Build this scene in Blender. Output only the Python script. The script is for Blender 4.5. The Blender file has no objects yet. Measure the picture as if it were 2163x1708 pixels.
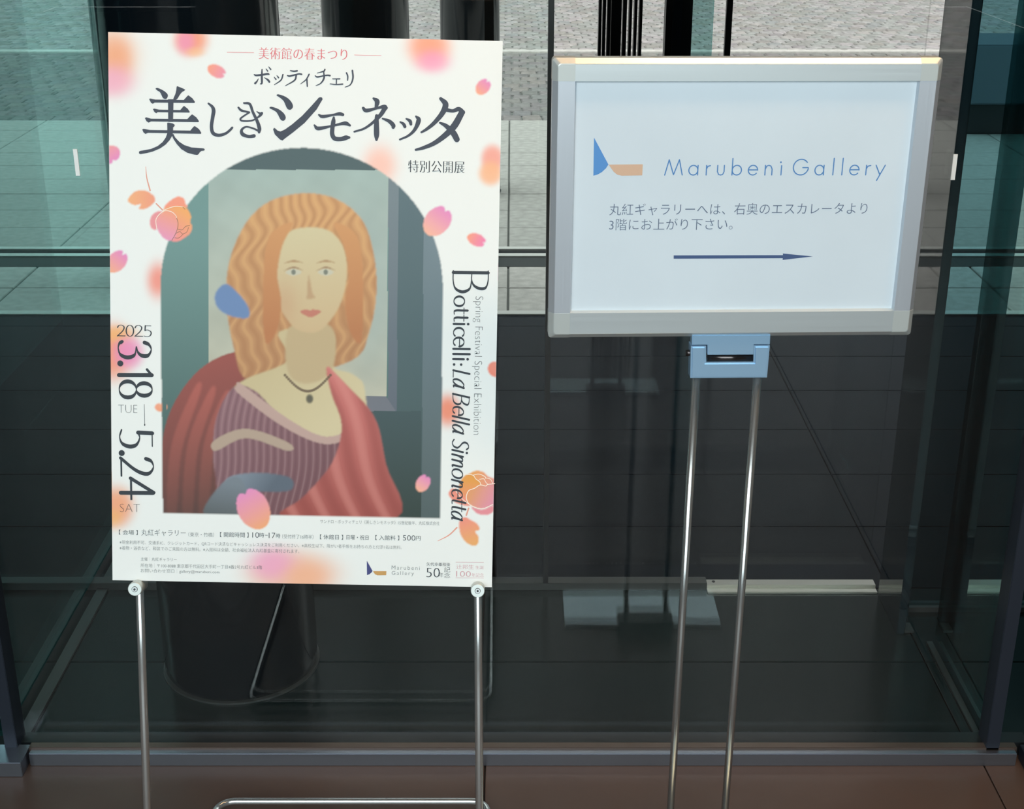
import bpy, bmesh, math, random
import numpy as np
from mathutils import Vector, Matrix
from mathutils.geometry import tessellate_polygon
random.seed(7)
SC = bpy.context.scene
COL = SC.collection
# ------------------------------------------------------------------ camera
F_PX, CX, CY, PITCH = 2950.0, 1081.5, 854.0, math.radians(22.1)
CAMZ = 1.55
CAM = Vector((0, 0, CAMZ))
FWD = Vector((0, math.cos(PITCH), -math.sin(PITCH)))
UPV = Vector((0, math.sin(PITCH), math.cos(PITCH)))
cd = bpy.data.cameras.new('camera')
cam = bpy.data.objects.new('camera', cd); COL.objects.link(cam)
cam.location = CAM; cam.rotation_euler = (math.pi/2 - PITCH, 0, 0)
cd.sensor_fit = 'HORIZONTAL'; cd.sensor_width = 36.0; cd.lens = 36.0*F_PX/2163.0
cd.clip_start = 0.02
SC.camera = cam
# ------------------------------------------------------------------ world, lights, exposure
w = bpy.data.worlds.new('overcast_sky'); SC.world = w; w.use_nodes = True
nt = w.node_tree; bg = nt.nodes['Background']
tc = nt.nodes.new('ShaderNodeTexCoord'); sp = nt.nodes.new('ShaderNodeSeparateXYZ')
nt.links.new(tc.outputs['Generated'], sp.inputs[0])
rp = nt.nodes.new('ShaderNodeValToRGB')
rp.color_ramp.elements[0].position = 0.0; rp.color_ramp.elements[0].color = (.80, .83, .84, 1)
rp.color_ramp.elements[1].position = 0.7; rp.color_ramp.elements[1].color = (1.0, 1.0, 1.0, 1)
nt.links.new(sp.outputs['Z'], rp.inputs[0]); nt.links.new(rp.outputs[0], bg.inputs['Color'])
bg.inputs['Strength'].default_value = 2.6

def area(name, loc, aim, sx, sy, watt, col):
    l = bpy.data.lights.new(name, 'AREA'); l.shape = 'RECTANGLE'; l.size = sx; l.size_y = sy
    l.energy = watt; l.color = col
    o = bpy.data.objects.new(name, l); COL.objects.link(o); o.location = loc
    o.rotation_euler = (Vector(aim) - Vector(loc)).to_track_quat('-Z', 'Y').to_euler()
    return o
area('lobby_window_daylight', (-.5, -1.3, 2.95), (0, 1.75, 1.1), 4.4, 1.5, 118, (.93, 1.0, 1.0))
area('lobby_front_fill', (-.3, -4.0, 2.1), (0, 1.75, 1.0), 6.0, 1.9, 160, (.86, .97, 1.0))  # added front fill from the lobby side, brightens the sign sheet
area('warm_ceiling_light', (.95, 1.38, 3.12), (.95, 1.42, 0.0), 1.3, .22, 32, (1.0, .58, .28))
SC.view_settings.view_transform = 'Standard'
SC.view_settings.look = 'None'
SC.view_settings.exposure = 0.0
SC.view_settings.gamma = 1.0
SC.view_settings.use_curve_mapping = False

# ------------------------------------------------------------------ helpers
def ray(px, py):
    return (Vector((1, 0, 0))*((px-CX)/F_PX) - UPV*((py-CY)/F_PX) + FWD)
def ground(px, py, z=0.0):
    d = ray(px, py); t = (z-CAMZ)/d.z
    return CAM + d*t
def at_Y(px, py, Y):
    d = ray(px, py); return CAM + d*(Y/d.y)
def at_X(px, py, X):
    d = ray(px, py); return CAM + d*(X/d.x)
def srgb(r, g, b):
    def f(c):
        c /= 255.0
        return c/12.92 if c <= .04045 else ((c+.055)/1.055)**2.4
    return (f(r), f(g), f(b), 1.0)

def principled(name, col, rough=.5, metal=0.0, spec=.5, bump=0.0, bscale=60, noise=0.0, nscale=8, coat=0.0, attr=None):
    m = bpy.data.materials.new(name); m.use_nodes = True
    t = m.node_tree; b = t.nodes['Principled BSDF']
    b.inputs['Base Color'].default_value = col
    b.inputs['Roughness'].default_value = rough; b.inputs['Metallic'].default_value = metal
    b.inputs['Specular IOR Level'].default_value = spec; b.inputs['Coat Weight'].default_value = coat
    src = None
    if attr:
        a = t.nodes.new('ShaderNodeVertexColor'); a.layer_name = attr
        src = a.outputs['Color']
    if noise > 0:
        tcn = t.nodes.new('ShaderNodeTexCoord')
        n = t.nodes.new('ShaderNodeTexNoise'); n.inputs['Scale'].default_value = nscale; n.inputs['Detail'].default_value = 6
        t.links.new(tcn.outputs['Object'], n.inputs['Vector'])
        r = t.nodes.new('ShaderNodeMapRange'); r.inputs[1].default_value = .3; r.inputs[2].default_value = .7
        r.inputs[3].default_value = 1-noise; r.inputs[4].default_value = 1+noise
        t.links.new(n.outputs['Fac'], r.inputs[0])
        mx = t.nodes.new('ShaderNodeVectorMath'); mx.operation = 'SCALE'
        if src: t.links.new(src, mx.inputs[0])
        else: mx.inputs[0].default_value = col[:3]
        t.links.new(r.outputs[0], mx.inputs['Scale']); src = mx.outputs[0]
    if src: t.links.new(src, b.inputs['Base Color'])
    if bump > 0:
        tcn = t.nodes.new('ShaderNodeTexCoord')
        n2 = t.nodes.new('ShaderNodeTexNoise'); n2.inputs['Scale'].default_value = bscale; n2.inputs['Detail'].default_value = 5
        t.links.new(tcn.outputs['Object'], n2.inputs['Vector'])
        bp = t.nodes.new('ShaderNodeBump'); bp.inputs['Strength'].default_value = bump; bp.inputs['Distance'].default_value = .004
        t.links.new(n2.outputs['Fac'], bp.inputs['Height']); t.links.new(bp.outputs[0], b.inputs['Normal'])
    return m

def brushed(name, col, rough, axis, metal=1.0):
    """metal with fine brushing lines along one axis"""
    m = principled(name, col, rough, metal)
    t = m.node_tree; b = t.nodes['Principled BSDF']
    tcn = t.nodes.new('ShaderNodeTexCoord'); mp = t.nodes.new('ShaderNodeMapping')
    s = [900, 900, 900]; s[axis] = 3
    mp.inputs['Scale'].default_value = s
    n = t.nodes.new('ShaderNodeTexNoise'); n.inputs['Scale'].default_value = 1; n.inputs['Detail'].default_value = 2
    t.links.new(tcn.outputs['Object'], mp.inputs[0]); t.links.new(mp.outputs[0], n.inputs['Vector'])
    r = t.nodes.new('ShaderNodeMapRange'); r.inputs[3].default_value = rough-.07; r.inputs[4].default_value = rough+.1
    t.links.new(n.outputs['Fac'], r.inputs[0]); t.links.new(r.outputs[0], b.inputs['Roughness'])
    return m

def pane_mat(name, tint, f0, refl=(1, 1, 1)):
    """architectural sheet glass: clear transmission plus angle dependent mirror reflection"""
    m = bpy.data.materials.new(name); m.use_nodes = True
    t = m.node_tree; t.nodes.clear()
    out = t.nodes.new('ShaderNodeOutputMaterial'); mix = t.nodes.new('ShaderNodeMixShader')
    tr = t.nodes.new('ShaderNodeBsdfTransparent'); tr.inputs[0].default_value = (*tint, 1)
    gl = t.nodes.new('ShaderNodeBsdfGlossy'); gl.inputs['Roughness'].default_value = 0.0; gl.inputs['Color'].default_value = (*refl, 1)
    g = t.nodes.new('ShaderNodeNewGeometry'); d = t.nodes.new('ShaderNodeVectorMath'); d.operation = 'DOT_PRODUCT'
    t.links.new(g.outputs['Incoming'], d.inputs[0]); t.links.new(g.outputs['Normal'], d.inputs[1])
    def M(op, a, b=None):
        n = t.nodes.new('ShaderNodeMath'); n.operation = op
        for i, v in enumerate((a, b)):
            if v is None: continue
            if isinstance(v, (int, float)): n.inputs[i].default_value = v
            else: t.links.new(v, n.inputs[i])
        return n.outputs[0]
    c = M('ABSOLUTE', d.outputs['Value']); c = M('SUBTRACT', 1.0, c); c = M('MAXIMUM', c, 0.0); c = M('POWER', c, 5.0)
    c = M('MULTIPLY', c, 1-f0); c = M('ADD', c, f0)
    t.links.new(c, mix.inputs[0]); t.links.new(tr.outputs[0], mix.inputs[1]); t.links.new(gl.outputs[0], mix.inputs[2])
    t.links.new(mix.outputs[0], out.inputs[0])
    return m

def link(name, mesh, mat=None, parent=None):
    o = bpy.data.objects.new(name, mesh); COL.objects.link(o)
    if mat is not None and not mesh.materials: mesh.materials.append(mat)
    if parent is not None: o.parent = parent
    return o
def tag(o, label=None, cat=None, group=None, kind=None):
    if label: o['label'] = label
    if cat: o['category'] = cat
    if group: o['group'] = group
    if kind: o['kind'] = kind
    return o
def empty(name, loc=(0, 0, 0)):
    o = bpy.data.objects.new(name, None); COL.objects.link(o); o.location = loc
    o.empty_display_size = .05
    return o
def finish(bm, name):
    me = bpy.data.meshes.new(name); bm.normal_update(); bm.to_mesh(me); bm.free(); return me
def box(bm, x0, x1, y0, y1, z0, z1, bev=0.0):
    vs = [bm.verts.new((x, y, z)) for x in (x0, x1) for y in (y0, y1) for z in (z0, z1)]
    fs = [(0, 1, 3, 2), (4, 6, 7, 5), (0, 4, 5, 1), (2, 3, 7, 6), (0, 2, 6, 4), (1, 5, 7, 3)]
    faces = [bm.faces.new([vs[i] for i in f]) for f in fs]
    if bev > 0:
        es = list({e for f in faces for e in f.edges})
        bmesh.ops.bevel(bm, geom=es, offset=bev, segments=2, affect='EDGES')
def boxobj(name, x0, x1, y0, y1, z0, z1, mat, parent=None, bev=0.0):
    """box object whose origin is the centre of its base"""
    cx, cy = (x0+x1)/2, (y0+y1)/2
    bm = bmesh.new(); box(bm, x0-cx, x1-cx, y0-cy, y1-cy, 0, z1-z0, bev)
    o = link(name, finish(bm, name), mat, parent); o.location = (cx, cy, z0)
    return o
def tube(bm, pts, r, seg=20, caps=True):
    pts = [Vector(p) for p in pts]; rings = []
    for i, p in enumerate(pts):
        if i == 0: d = pts[1]-p
        elif i == len(pts)-1: d = p-pts[i-1]
        else: d = (pts[i+1]-p).normalized()+(p-pts[i-1]).normalized()
        d.normalize()
        if i == 0:
            a = d.orthogonal().normalized()
        else:
            a = (a - d*a.dot(d)).normalized()
        b = d.cross(a)
        rr = r[i] if isinstance(r, (list, tuple)) else r
        rings.append([bm.verts.new(p + (a*math.cos(2*math.pi*k/seg) + b*math.sin(2*math.pi*k/seg))*rr) for k in range(seg)])
    for i in range(len(rings)-1):
        for k in range(seg):
            f = bm.faces.new([rings[i][k], rings[i][(k+1) % seg], rings[i+1][(k+1) % seg], rings[i+1][k]]); f.smooth = True
    if caps:
        bm.faces.new(rings[0][::-1]); bm.faces.new(rings[-1])
def tubeobj(name, pts, r, mat, parent=None, seg=20):
    bm = bmesh.new(); tube(bm, pts, r, seg); return link(name, finish(bm, name), mat, parent)
def catmull(pts, n=8, closed=False):
    P = [np.array(p, float) for p in pts]; N = len(P); out = []
    rng = range(N) if closed else range(N-1)
    for i in rng:
        p1, p2 = P[i], P[(i+1) % N]
        p0 = P[(i-1) % N] if (closed or i > 0) else 2*p1-p2
        p3 = P[(i+2) % N] if (closed or i < N-2) else 2*p2-p1
        for k in range(n):
            t = k/n
            out.append(.5*((2*p1)+(-p0+p2)*t+(2*p0-5*p1+4*p2-p3)*t*t+(-p0+3*p1-3*p2+p3)*t**3))
    if not closed: out.append(P[-1])
    return out

class Plane:
    """a flat board in the scene: local u to the right, v up, n towards the lobby"""
    def __init__(s, loc, yaw, tilt, roll):
        s.M = Matrix.Translation(loc) @ Matrix.Rotation(yaw, 4, 'Z') @ Matrix.Rotation(tilt, 4, 'X') @ Matrix.Rotation(roll, 4, 'Y')
        s.inv = s.M.inverted()
    def uv(s, px, py, n=0.0):
        o = s.inv @ CAM; d = s.inv.to_3x3() @ ray(px, py)
        t = (-n - o.y)/d.y
        p = o + d*t
        return np.array((p.x, p.z))
class Ink:
    """collects flat shapes lying on a Plane at height n"""
    def __init__(s, plane, n): s.p, s.n0, s.v, s.f, s.k = plane, n, [], [], 0
    @property
    def n(s): return s.n0
    def lift(s):
        s.k += 1; return s.n0 + 2.5e-6*(s.k % 60)
    def poly_uv(s, pts):
        h = s.lift(); b = len(s.v); s.v += [(p[0], -h, p[1]) for p in pts]
        for t in tessellate_polygon([[Vector((p[0], p[1], 0)) for p in pts]]): s.f.append(tuple(b+i for i in t))
    def poly(s, pts): s.poly_uv([s.p.uv(x, y, s.n) for x, y in pts])
    def ribbon_uv(s, pts, ws):
        """variable width stroke with round ends; ws are full widths"""
        pts = [np.array(p, float) for p in pts]; L, R = [], []
        for i, p in enumerate(pts):
            d = pts[min(i+1, len(pts)-1)]-pts[max(i-1, 0)]; l = np.hypot(*d)
            d = d/l if l > 1e-9 else np.array((1., 0.))
            nrm = np.array((-d[1], d[0])); L.append(p+nrm*ws[i]/2); R.append(p-nrm*ws[i]/2)
        b = len(s.v)
        h = s.lift()
        for a, c in zip(L, R): s.v += [(a[0], -h, a[1]), (c[0], -h, c[1])]
        for i in range(len(pts)-1): s.f.append((b+2*i, b+2*i+1, b+2*i+3, b+2*i+2))
        for p, wd in ((pts[0], ws[0]), (pts[-1], ws[-1])): s.disc_uv(p, wd/2)
    def disc_uv(s, c, r, k=12):
        h = s.lift(); b = len(s.v); s.v += [(c[0]+r*math.cos(6.28318*i/k), -h, c[1]+r*math.sin(6.28318*i/k)) for i in range(k)]
        s.f.append(tuple(range(b, b+k)))
    def stroke(s, pts3, k=1.0):
        """pts3 = (px,py,width in px); the width is turned into metres on the board"""
        q = catmull(pts3, 6) if len(pts3) > 2 else [np.array(p, float) for p in pts3]
        uv = [s.p.uv(a[0], a[1], s.n) for a in q]
        m = np.hypot(*(s.p.uv(q[0][0]+1, q[0][1], s.n)-uv[0]))
        s.ribbon_uv(uv, [max(a[2], .3)*m*k for a in q])
    def text(s, body, p0, p1, h, thin=0.0, smear=0.0, res=3, space=1.0):
        """body fitted so that its box runs from p0 to p1 (bottom corners, photo px) and is h px high"""
        cu = bpy.data.curves.new('t', 'FONT'); cu.body = body; cu.resolution_u = res; cu.offset = -thin; cu.space_character = space
        ob = bpy.data.objects.new('t', cu); COL.objects.link(ob)
        dg = bpy.context.evaluated_depsgraph_get(); me = bpy.data.meshes.new_from_object(ob.evaluated_get(dg))
        nv = len(me.vertices); co = np.zeros(nv*3); me.vertices.foreach_get('co', co); co = co.reshape(-1, 3)[:, :2]
        faces = [tuple(p.vertices) for p in me.polygons]
        bpy.data.objects.remove(ob); bpy.data.curves.remove(cu); bpy.data.meshes.remove(me)
        lo, hi = co.min(0), co.max(0)
        a, c = s.p.uv(*p0, s.n), s.p.uv(*p1, s.n); d = c-a; L = np.hypot(*d); d /= L; u = np.array((-d[1], d[0]))
        m = L/np.hypot(p1[0]-p0[0], p1[1]-p0[1])
        sx = L/(hi[0]-lo[0]); sy = h*m/(hi[1]-lo[1])
        for sm in ([0] if smear == 0 else [-smear/2, 0, smear/2]):
            q = (co-lo)*np.array((sx, sy)); q[:, 0] += sm*m
            pts = a + q[:, :1]*d + q[:, 1:]*u
            h = s.lift(); b = len(s.v); s.v += [(x, -h, y) for x, y in pts]; s.f += [tuple(b+i for i in f) for f in faces]
    def glyphs(s, body, p0, p1, h, thick, thinw, slant=0.0, cap=1.0):
        """drawn letters: skeleton strokes with pen contrast, run from p0 to p1, capital height h px"""
        a, c = s.p.uv(*p0, s.n), s.p.uv(*p1, s.n); d = c-a; L = np.hypot(*d); d /= L; u = np.array((-d[1], d[0]))
        m = L/np.hypot(p1[0]-p0[0], p1[1]-p0[1]); H = h*m
        tot = sum(GL[ch][0] for ch in body) ; sx = L/tot; x = 0
        for ch in body:
            adv, strokes = GL[ch]
            for st in strokes:
                if st[0] == 'dot':
                    cpt = a + d*((x+st[1]+slant*st[2])*sx) + u*(st[2]*H); s.disc_uv(cpt, st[3]*thick*m); continue
                pts = st[1:]
                q = catmull(pts, 7) if st[0] == 'c' else [np.array(p, float) for p in pts]
                if st[0] == 'l' and len(q) == 2: q = [q[0]+(q[1]-q[0])*t for t in (0, .33, .66, 1)]
                loc = [np.array(((x+p[0]+slant*p[1])*sx, p[1]*H)) for p in q]
                ws = []
                for i in range(len(loc)):
                    dd = loc[min(i+1, len(loc)-1)]-loc[max(i-1, 0)]; dl = np.hypot(*dd) or 1
                    ws.append((thinw+(thick-thinw)*(abs(dd[1])/dl)**1.5)*m)
                s.ribbon_uv([a + d*p[0] + u*p[1] for p in loc], ws)
            x += adv
    def make(s, name, mat, parent):
        me = bpy.data.meshes.new(name); me.from_pydata(s.v, [], s.f); me.update()
        return link(name, me, mat, parent)

def ell(cx, cy, rx, ry, a0, a1, n=14):
    return [(cx+rx*math.cos(math.radians(a0+(a1-a0)*i/n)), cy+ry*math.sin(math.radians(a0+(a1-a0)*i/n))) for i in range(n+1)]
GL = {
 ' ': (.32, []), '.': (.26, [('dot', .11, .05, .75)]), ':': (.30, [('dot', .12, .06, .6), ('dot', .12, .5, .6)]),
 '3': (.62, [('c', (.03, .80), (.10, .93), (.27, 1.0), (.46, .90), (.47, .72), (.36, .60), (.18, .55)), ('c', (.18, .55), (.44, .49), (.53, .28), (.44, .07), (.24, 0), (.08, .03), (.0, .12))]),
 '1': (.44, [('l', (.05, .86), (.24, 1.0)), ('l', (.24, 1.0), (.24, 0))]),
 '8': (.66, [('c', *[(x, y) for x, y in ell(.28, .26, .27, .26, 0, 360, 18)]), ('c', *[(x, y) for x, y in ell(.28, .76, .21, .24, 0, 360, 18)])]),
 '5': (.62, [('l', (.52, .98), (.12, .98)), ('l', (.12, .98), (.10, .56)), ('c', (.10, .56), (.27, .60), (.47, .50), (.53, .30), (.44, .08), (.24, 0), (.02, .06))]),
 '2': (.62, [('c', (.02, .78), (.10, .94), (.28, 1.0), (.46, .88), (.47, .68), (.33, .40), (.0, .01)), ('l', (.0, .02), (.56, .02)), ('l', (.0, .04), (.56, .04))]),
 '4': (.68, [('l', (.44, 1.0), (.0, .30)), ('l', (.0, .30), (.66, .30)), ('l', (.0, .33), (.66, .33)), ('l', (.45, .98), (.45, 0))]),
 '0': (.62, [('c', *ell(.27, .5, .26, .5, 0, 360, 18))]),
 'B': (.78, [('l', (.06, 0), (.06, 1)), ('c', (.0, 1), (.3, 1), (.52, .93), (.55, .76), (.46, .6), (.3, .53), (.08, .53)), ('c', (.3, .53), (.56, .47), (.66, .27), (.56, .07), (.32, 0), (.0, 0))]),
 'L': (.58, [('l', (.08, 1), (.08, 0)), ('l', (.08, 0), (.52, 0))]),
 'S': (.62, [('c', (.50, .88), (.34, 1.0), (.14, .95), (.07, .78), (.16, .62), (.38, .46), (.52, .30), (.46, .08), (.26, 0), (.03, .10))]),
 'o': (.68, [('c', *ell(.30, .33, .28, .33, 0, 360, 18))]),
 't': (.42, [('c', (.15, .86), (.15, .5), (.15, .18), (.21, .03), (.38, .03)), ('l', (.0, .63), (.36, .63))]),
 'i': (.30, [('l', (.10, .66), (.10, 0)), ('dot', .10, .90, .62)]),
 'c': (.56, [('c', *[(x, y) for x, y in ell(.31, .33, .28, .33, 45, 315, 14)])]),
 'e': (.60, [('l', (.04, .38), (.52, .38)), ('c', *[(x, y) for x, y in ell(.30, .33, .26, .33, 8, 315, 16)])]),
 'l': (.30, [('l', (.10, 1.02), (.10, 0))]),
 'a': (.62, [('c', (.46, .60), (.28, .66), (.08, .48), (.02, .22), (.10, .02), (.24, .02), (.40, .24), (.48, .62)), ('c', (.48, .66), (.45, .3), (.46, .03), (.56, .04))]),
 'm': (.96, [('l', (.10, .66), (.08, 0)), ('c', (.10, .40), (.24, .63), (.38, .63), (.43, .48), (.42, 0)), ('c', (.43, .42), (.58, .63), (.72, .63), (.77, .46), (.76, .1), (.80, .0), (.86, .04))]),
 'n': (.64, [('l', (.10, .66), (.08, 0)), ('c', (.10, .40), (.24, .63), (.38, .63), (.45, .48), (.44, .1), (.48, 0), (.54, .03))]),
}

# ------------------------------------------------------------------ materials
M_ALU = brushed('brushed_aluminium', (.60, .67, .69, 1), .34, 0, .6)
M_ALUV = brushed('brushed_aluminium_upright', (.58, .64, .70, 1), .34, 2, .6)
M_CAP = principled('satin_cap', (.52, .57, .56, 1), .42, .4)
M_STEEL = principled('polished_steel', (.68, .72, .72, 1), .2, .85)
M_STEELD = principled('steel_pole', (.50, .53, .53, 1), .2, .85)
M_CHROME = principled('satin_chrome', (.36, .58, .80, 1), .25, .5)
M_DKCHROME = principled('dark_chrome', (.10, .09, .09, 1), .2, .9)
M_KNOB = principled('knob_aluminium', (.60, .66, .64, 1), .4, .6)
M_PLATE = principled('satin_base_plate', (.72, .93, 1.0, 1), .34, .7)
M_BLACK = principled('black_frame', (.010, .013, .015, 1), .35)
M_BLKMETAL = principled('black_lacquered_column', (.004, .007, .010, 1), .12, 0, .5)
M_NAVY = principled('dark_blue_grey_frame', (.022, .030, .045, 1), .38, .3)
M_SILL = brushed('sill_aluminium', (.30, .33, .38, 1), .36, 0)
M_SILLB = principled('sill_warm_reflection', (.13, .10, .085, 1), .33, .7)  # warm light reflected on the sill's top face, put in as brown base colour
M_RAIL = brushed('threshold_aluminium', (.46, .46, .42, 1), .4, 0)
M_RAILD = principled('dark_rail', (.07, .08, .08, 1), .4, .5)
M_FLOOR = principled('brown_stone_tile', (.085, .054, .042, 1), .36, 0, .35, .05, 40, .12, 3)
M_DTILE = principled('dark_stone_tile', (.010, .019, .020, 1), .18, 0, .45, .05, 50, .14, 5)
M_DTILE2 = principled('black_stone_tile', (.004, .009, .015, 1), .15, 0, .3, .04, 50, .14, 5)
M_GROUT = principled('dark_grout', (.016, .015, .014, 1), .8)
M_GROUT2 = principled('paving_joint', (.16, .17, .16, 1), .9, noise=.2, nscale=3)
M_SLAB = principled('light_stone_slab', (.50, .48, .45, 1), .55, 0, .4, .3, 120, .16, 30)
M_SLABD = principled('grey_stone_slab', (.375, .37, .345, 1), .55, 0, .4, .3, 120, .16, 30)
M_COB = principled('split_stone', (.3, .3, .3, 1), .6, 0, .5, .5, 90, .25, 18, attr='tone')
M_CEIL = principled('dark_ceiling', (.02, .021, .024, 1), .6)
M_WALLD = principled('dark_wall_panel', (.012, .018, .02, 1), .3)
M_CLAD = principled('dark_glass_cladding', (.008, .018, .024, 1), .03, 0, .7)
M_SLATE = principled('slate_blue_stone', (.10, .14, .17, 1), .45)
M_WALLT = principled('teal_grey_wall', (.05, .12, .125, 1), .5)
M_BRIGHT = principled('bright_steel_edge', (.80, .80, .76, 1), .4, .4)
M_WALLB = principled('lobby_wall', (.10, .095, .09, 1), .6)
M_GL = pane_mat('clear_sheet_glass', (.985, .992, .988), .012)
M_GLT = pane_mat('green_sheet_glass', (.95, .985, .98), .012)
M_GLR = pane_mat('coated_side_glass', (.55, .78, .78), .46, (.55, .84, .84))
M_DKGL = pane_mat('dark_tinted_glass', (.40, .58, .61), .05, (.7, .95, .95))
M_GEDGE = principled('glass_edge', (.10, .30, .28, 1), .15)
M_WHITE = principled('white_marker', (.85, .9, .9, 1), .5)
M_TEALG = pane_mat('teal_glass_fin', (.60, .76, .76), .08, (.7, .95, .95))

# ------------------------------------------------------------------ setting: lobby, glazing line at Y 2.11, doors at 2.75 and 4.66
YG = 2.106
floor = boxobj('floor', -4.5, 4.5, -10.0, 2.13, -.10, -.006, M_GROUT); tag(floor, kind='structure')
XJ = ground(2085, 1628).x
tile_meshes = {}
def tile_mesh(w_, d_, key, mat, t=.006, bev=.0012):
    k = (round(w_, 3), round(d_, 3), key)
    if k not in tile_meshes:
        bm = bmesh.new(); box(bm, -w_/2, w_/2, -d_/2, d_/2, -.012, 0, 0)
        es = [e for e in bm.edges if all(v.co.z > -.001 for v in e.verts)]
        bmesh.ops.bevel(bm, geom=es, offset=bev, segments=1, affect='EDGES')
        me = finish(bm, 'tile'); me.materials.append(mat); tile_meshes[k] = me
    return tile_meshes[k]
def put(name, me, x, y, z, parent, rz=0):
    o = bpy.data.objects.new(name, me); COL.objects.link(o)
    o.parent = parent; o.matrix_parent_inverse = Matrix.Identity(4)
    o.location = Vector((x, y, z)) - parent.location; o.rotation_euler.z = rz
    return o
W9 = .9
for i in range(-5, 5):
    for j in range(0, 13):
        y1 = 2.128 - j*.9; y0 = y1-.9
        put('tile', tile_mesh(W9-.0025, .9-.0025, 'f', M_FLOOR), XJ - W9/2 + W9*i + (0), (y0+y1)/2, 0, floor)

vfl = boxobj('vestibule_floor', -4.5, 4.5, 2.13, 4.66, -.10, -.006, M_GROUT); tag(vfl, kind='structure')
XV = ground(1650, 790).x
rows = [2.133, 2.43] + [2.43+.3*k for k in range(1, 8)] + [4.655]
for r in range(len(rows)-1):
    y0, y1 = rows[r], rows[r+1]
    for i in range(-4, 5):
        put('tile', tile_mesh(W9-.0025, y1-y0-.003, 'v' if y0 < 2.6 else 'w', M_DTILE if y0 < 2.6 else M_DTILE2), XV-W9/2+W9*i, (y0+y1)/2, 0, vfl)

pav = boxobj('paving', -9, 11, 4.66, 30, -.12, -.012, M_GROUT2); tag(pav, kind='structure')
def slab_zone(ya, yb, xa, xb, wd, off, key='s', mat=None):
    n = max(1, round((yb-ya)/.29)); d = (yb-ya)/n
    for r in range(n):
        x = xa + off
        while x < xb:
            me = tile_mesh(wd-.008, d-.010, key, mat or M_SLAB, bev=.003)
            put('slab', me, x+wd/2, ya+d*(r+.5), random.uniform(-.001, .001), pav)
            x += wd
YT = ground(1100, 663).y
Y530 = ground(1100, 562).y; Y525 = ground(1100, 523).y; Y255 = ground(1100, 254).y; Y110 = ground(1100, 107).y
XP = ground(1075, 380).x
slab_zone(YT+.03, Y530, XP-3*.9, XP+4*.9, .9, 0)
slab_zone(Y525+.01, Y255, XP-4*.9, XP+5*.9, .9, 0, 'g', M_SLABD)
# split stone setts beyond the slabs: the nearest 300 are parts, the others one joined part
def cobble_mesh(lx, ly, seed, tone):
    rnd = random.Random(seed); bm = bmesh.new()
    b = [(-lx/2, -ly/2), (lx/2, -ly/2), (lx/2, ly/2), (-lx/2, ly/2)]
    lo = [bm.verts.new((x, y, -.03)) for x, y in b]
    mi = [bm.verts.new((x+rnd.uniform(-.003, .003), y+rnd.uniform(-.003, .003), -.007+rnd.uniform(-.003, .002))) for x, y in b]
    hi = [bm.verts.new((x*.84, y*.84, rnd.uniform(-.003, .004))) for x, y in b]
    for A, B in ((lo, mi), (mi, hi)):
        for k in range(4): bm.faces.new([A[k], A[(k+1) % 4], B[(k+1) % 4], B[k]])
    bm.faces.new(hi)
    me = finish(bm, 'sett')
    ca = me.color_attributes.new('tone', 'FLOAT_COLOR', 'POINT')
    ca.data.foreach_set('color', np.tile(np.array((*tone, 1.0)), len(me.vertices)))
    me.materials.append(M_COB)
    return me
def tone(rnd, k=1.0):
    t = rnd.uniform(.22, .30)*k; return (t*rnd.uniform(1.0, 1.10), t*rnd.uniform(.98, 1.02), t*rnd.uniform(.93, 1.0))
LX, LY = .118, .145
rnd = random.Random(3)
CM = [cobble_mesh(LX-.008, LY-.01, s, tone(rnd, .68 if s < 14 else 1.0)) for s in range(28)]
cand = []
nr = int((16.0-(Y255+.02))/LY)
for r in range(nr):
    y = Y255+.02+LY*(r+.5)
    for i in range(-46, 60):
        x = i*LX + (.5*LX if r % 2 else 0) + rnd.uniform(-.004, .004)
        if abs(y-Y110) < .07: continue
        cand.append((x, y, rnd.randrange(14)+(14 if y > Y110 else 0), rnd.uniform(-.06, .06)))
near = [c for c in cand if -.02*c[1] < c[0] < .335*c[1]][:298]
ns = set(near)
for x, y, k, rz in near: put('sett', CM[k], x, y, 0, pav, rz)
V, Fc, T = [], [], []
base = []
for m in CM:
    base.append(([tuple(v.co) for v in m.vertices], [tuple(p.vertices) for p in m.polygons],
                 m.color_attributes['tone'].data[0].color[:]))
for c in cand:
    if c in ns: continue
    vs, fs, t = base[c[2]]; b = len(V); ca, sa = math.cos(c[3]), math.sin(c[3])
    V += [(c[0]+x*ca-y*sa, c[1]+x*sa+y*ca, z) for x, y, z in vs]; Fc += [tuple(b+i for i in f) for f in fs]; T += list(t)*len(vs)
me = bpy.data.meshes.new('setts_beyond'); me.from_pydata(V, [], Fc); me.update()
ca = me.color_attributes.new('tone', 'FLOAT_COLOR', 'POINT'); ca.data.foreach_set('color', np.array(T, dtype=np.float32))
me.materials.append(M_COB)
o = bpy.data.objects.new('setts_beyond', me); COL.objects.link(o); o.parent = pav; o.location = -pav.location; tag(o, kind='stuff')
o = boxobj('light_stone_kerb', -6, 8, Y110-.06, Y110+.06, -.02, .002, M_SLAB); o.parent = pav; o.location -= pav.location
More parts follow.
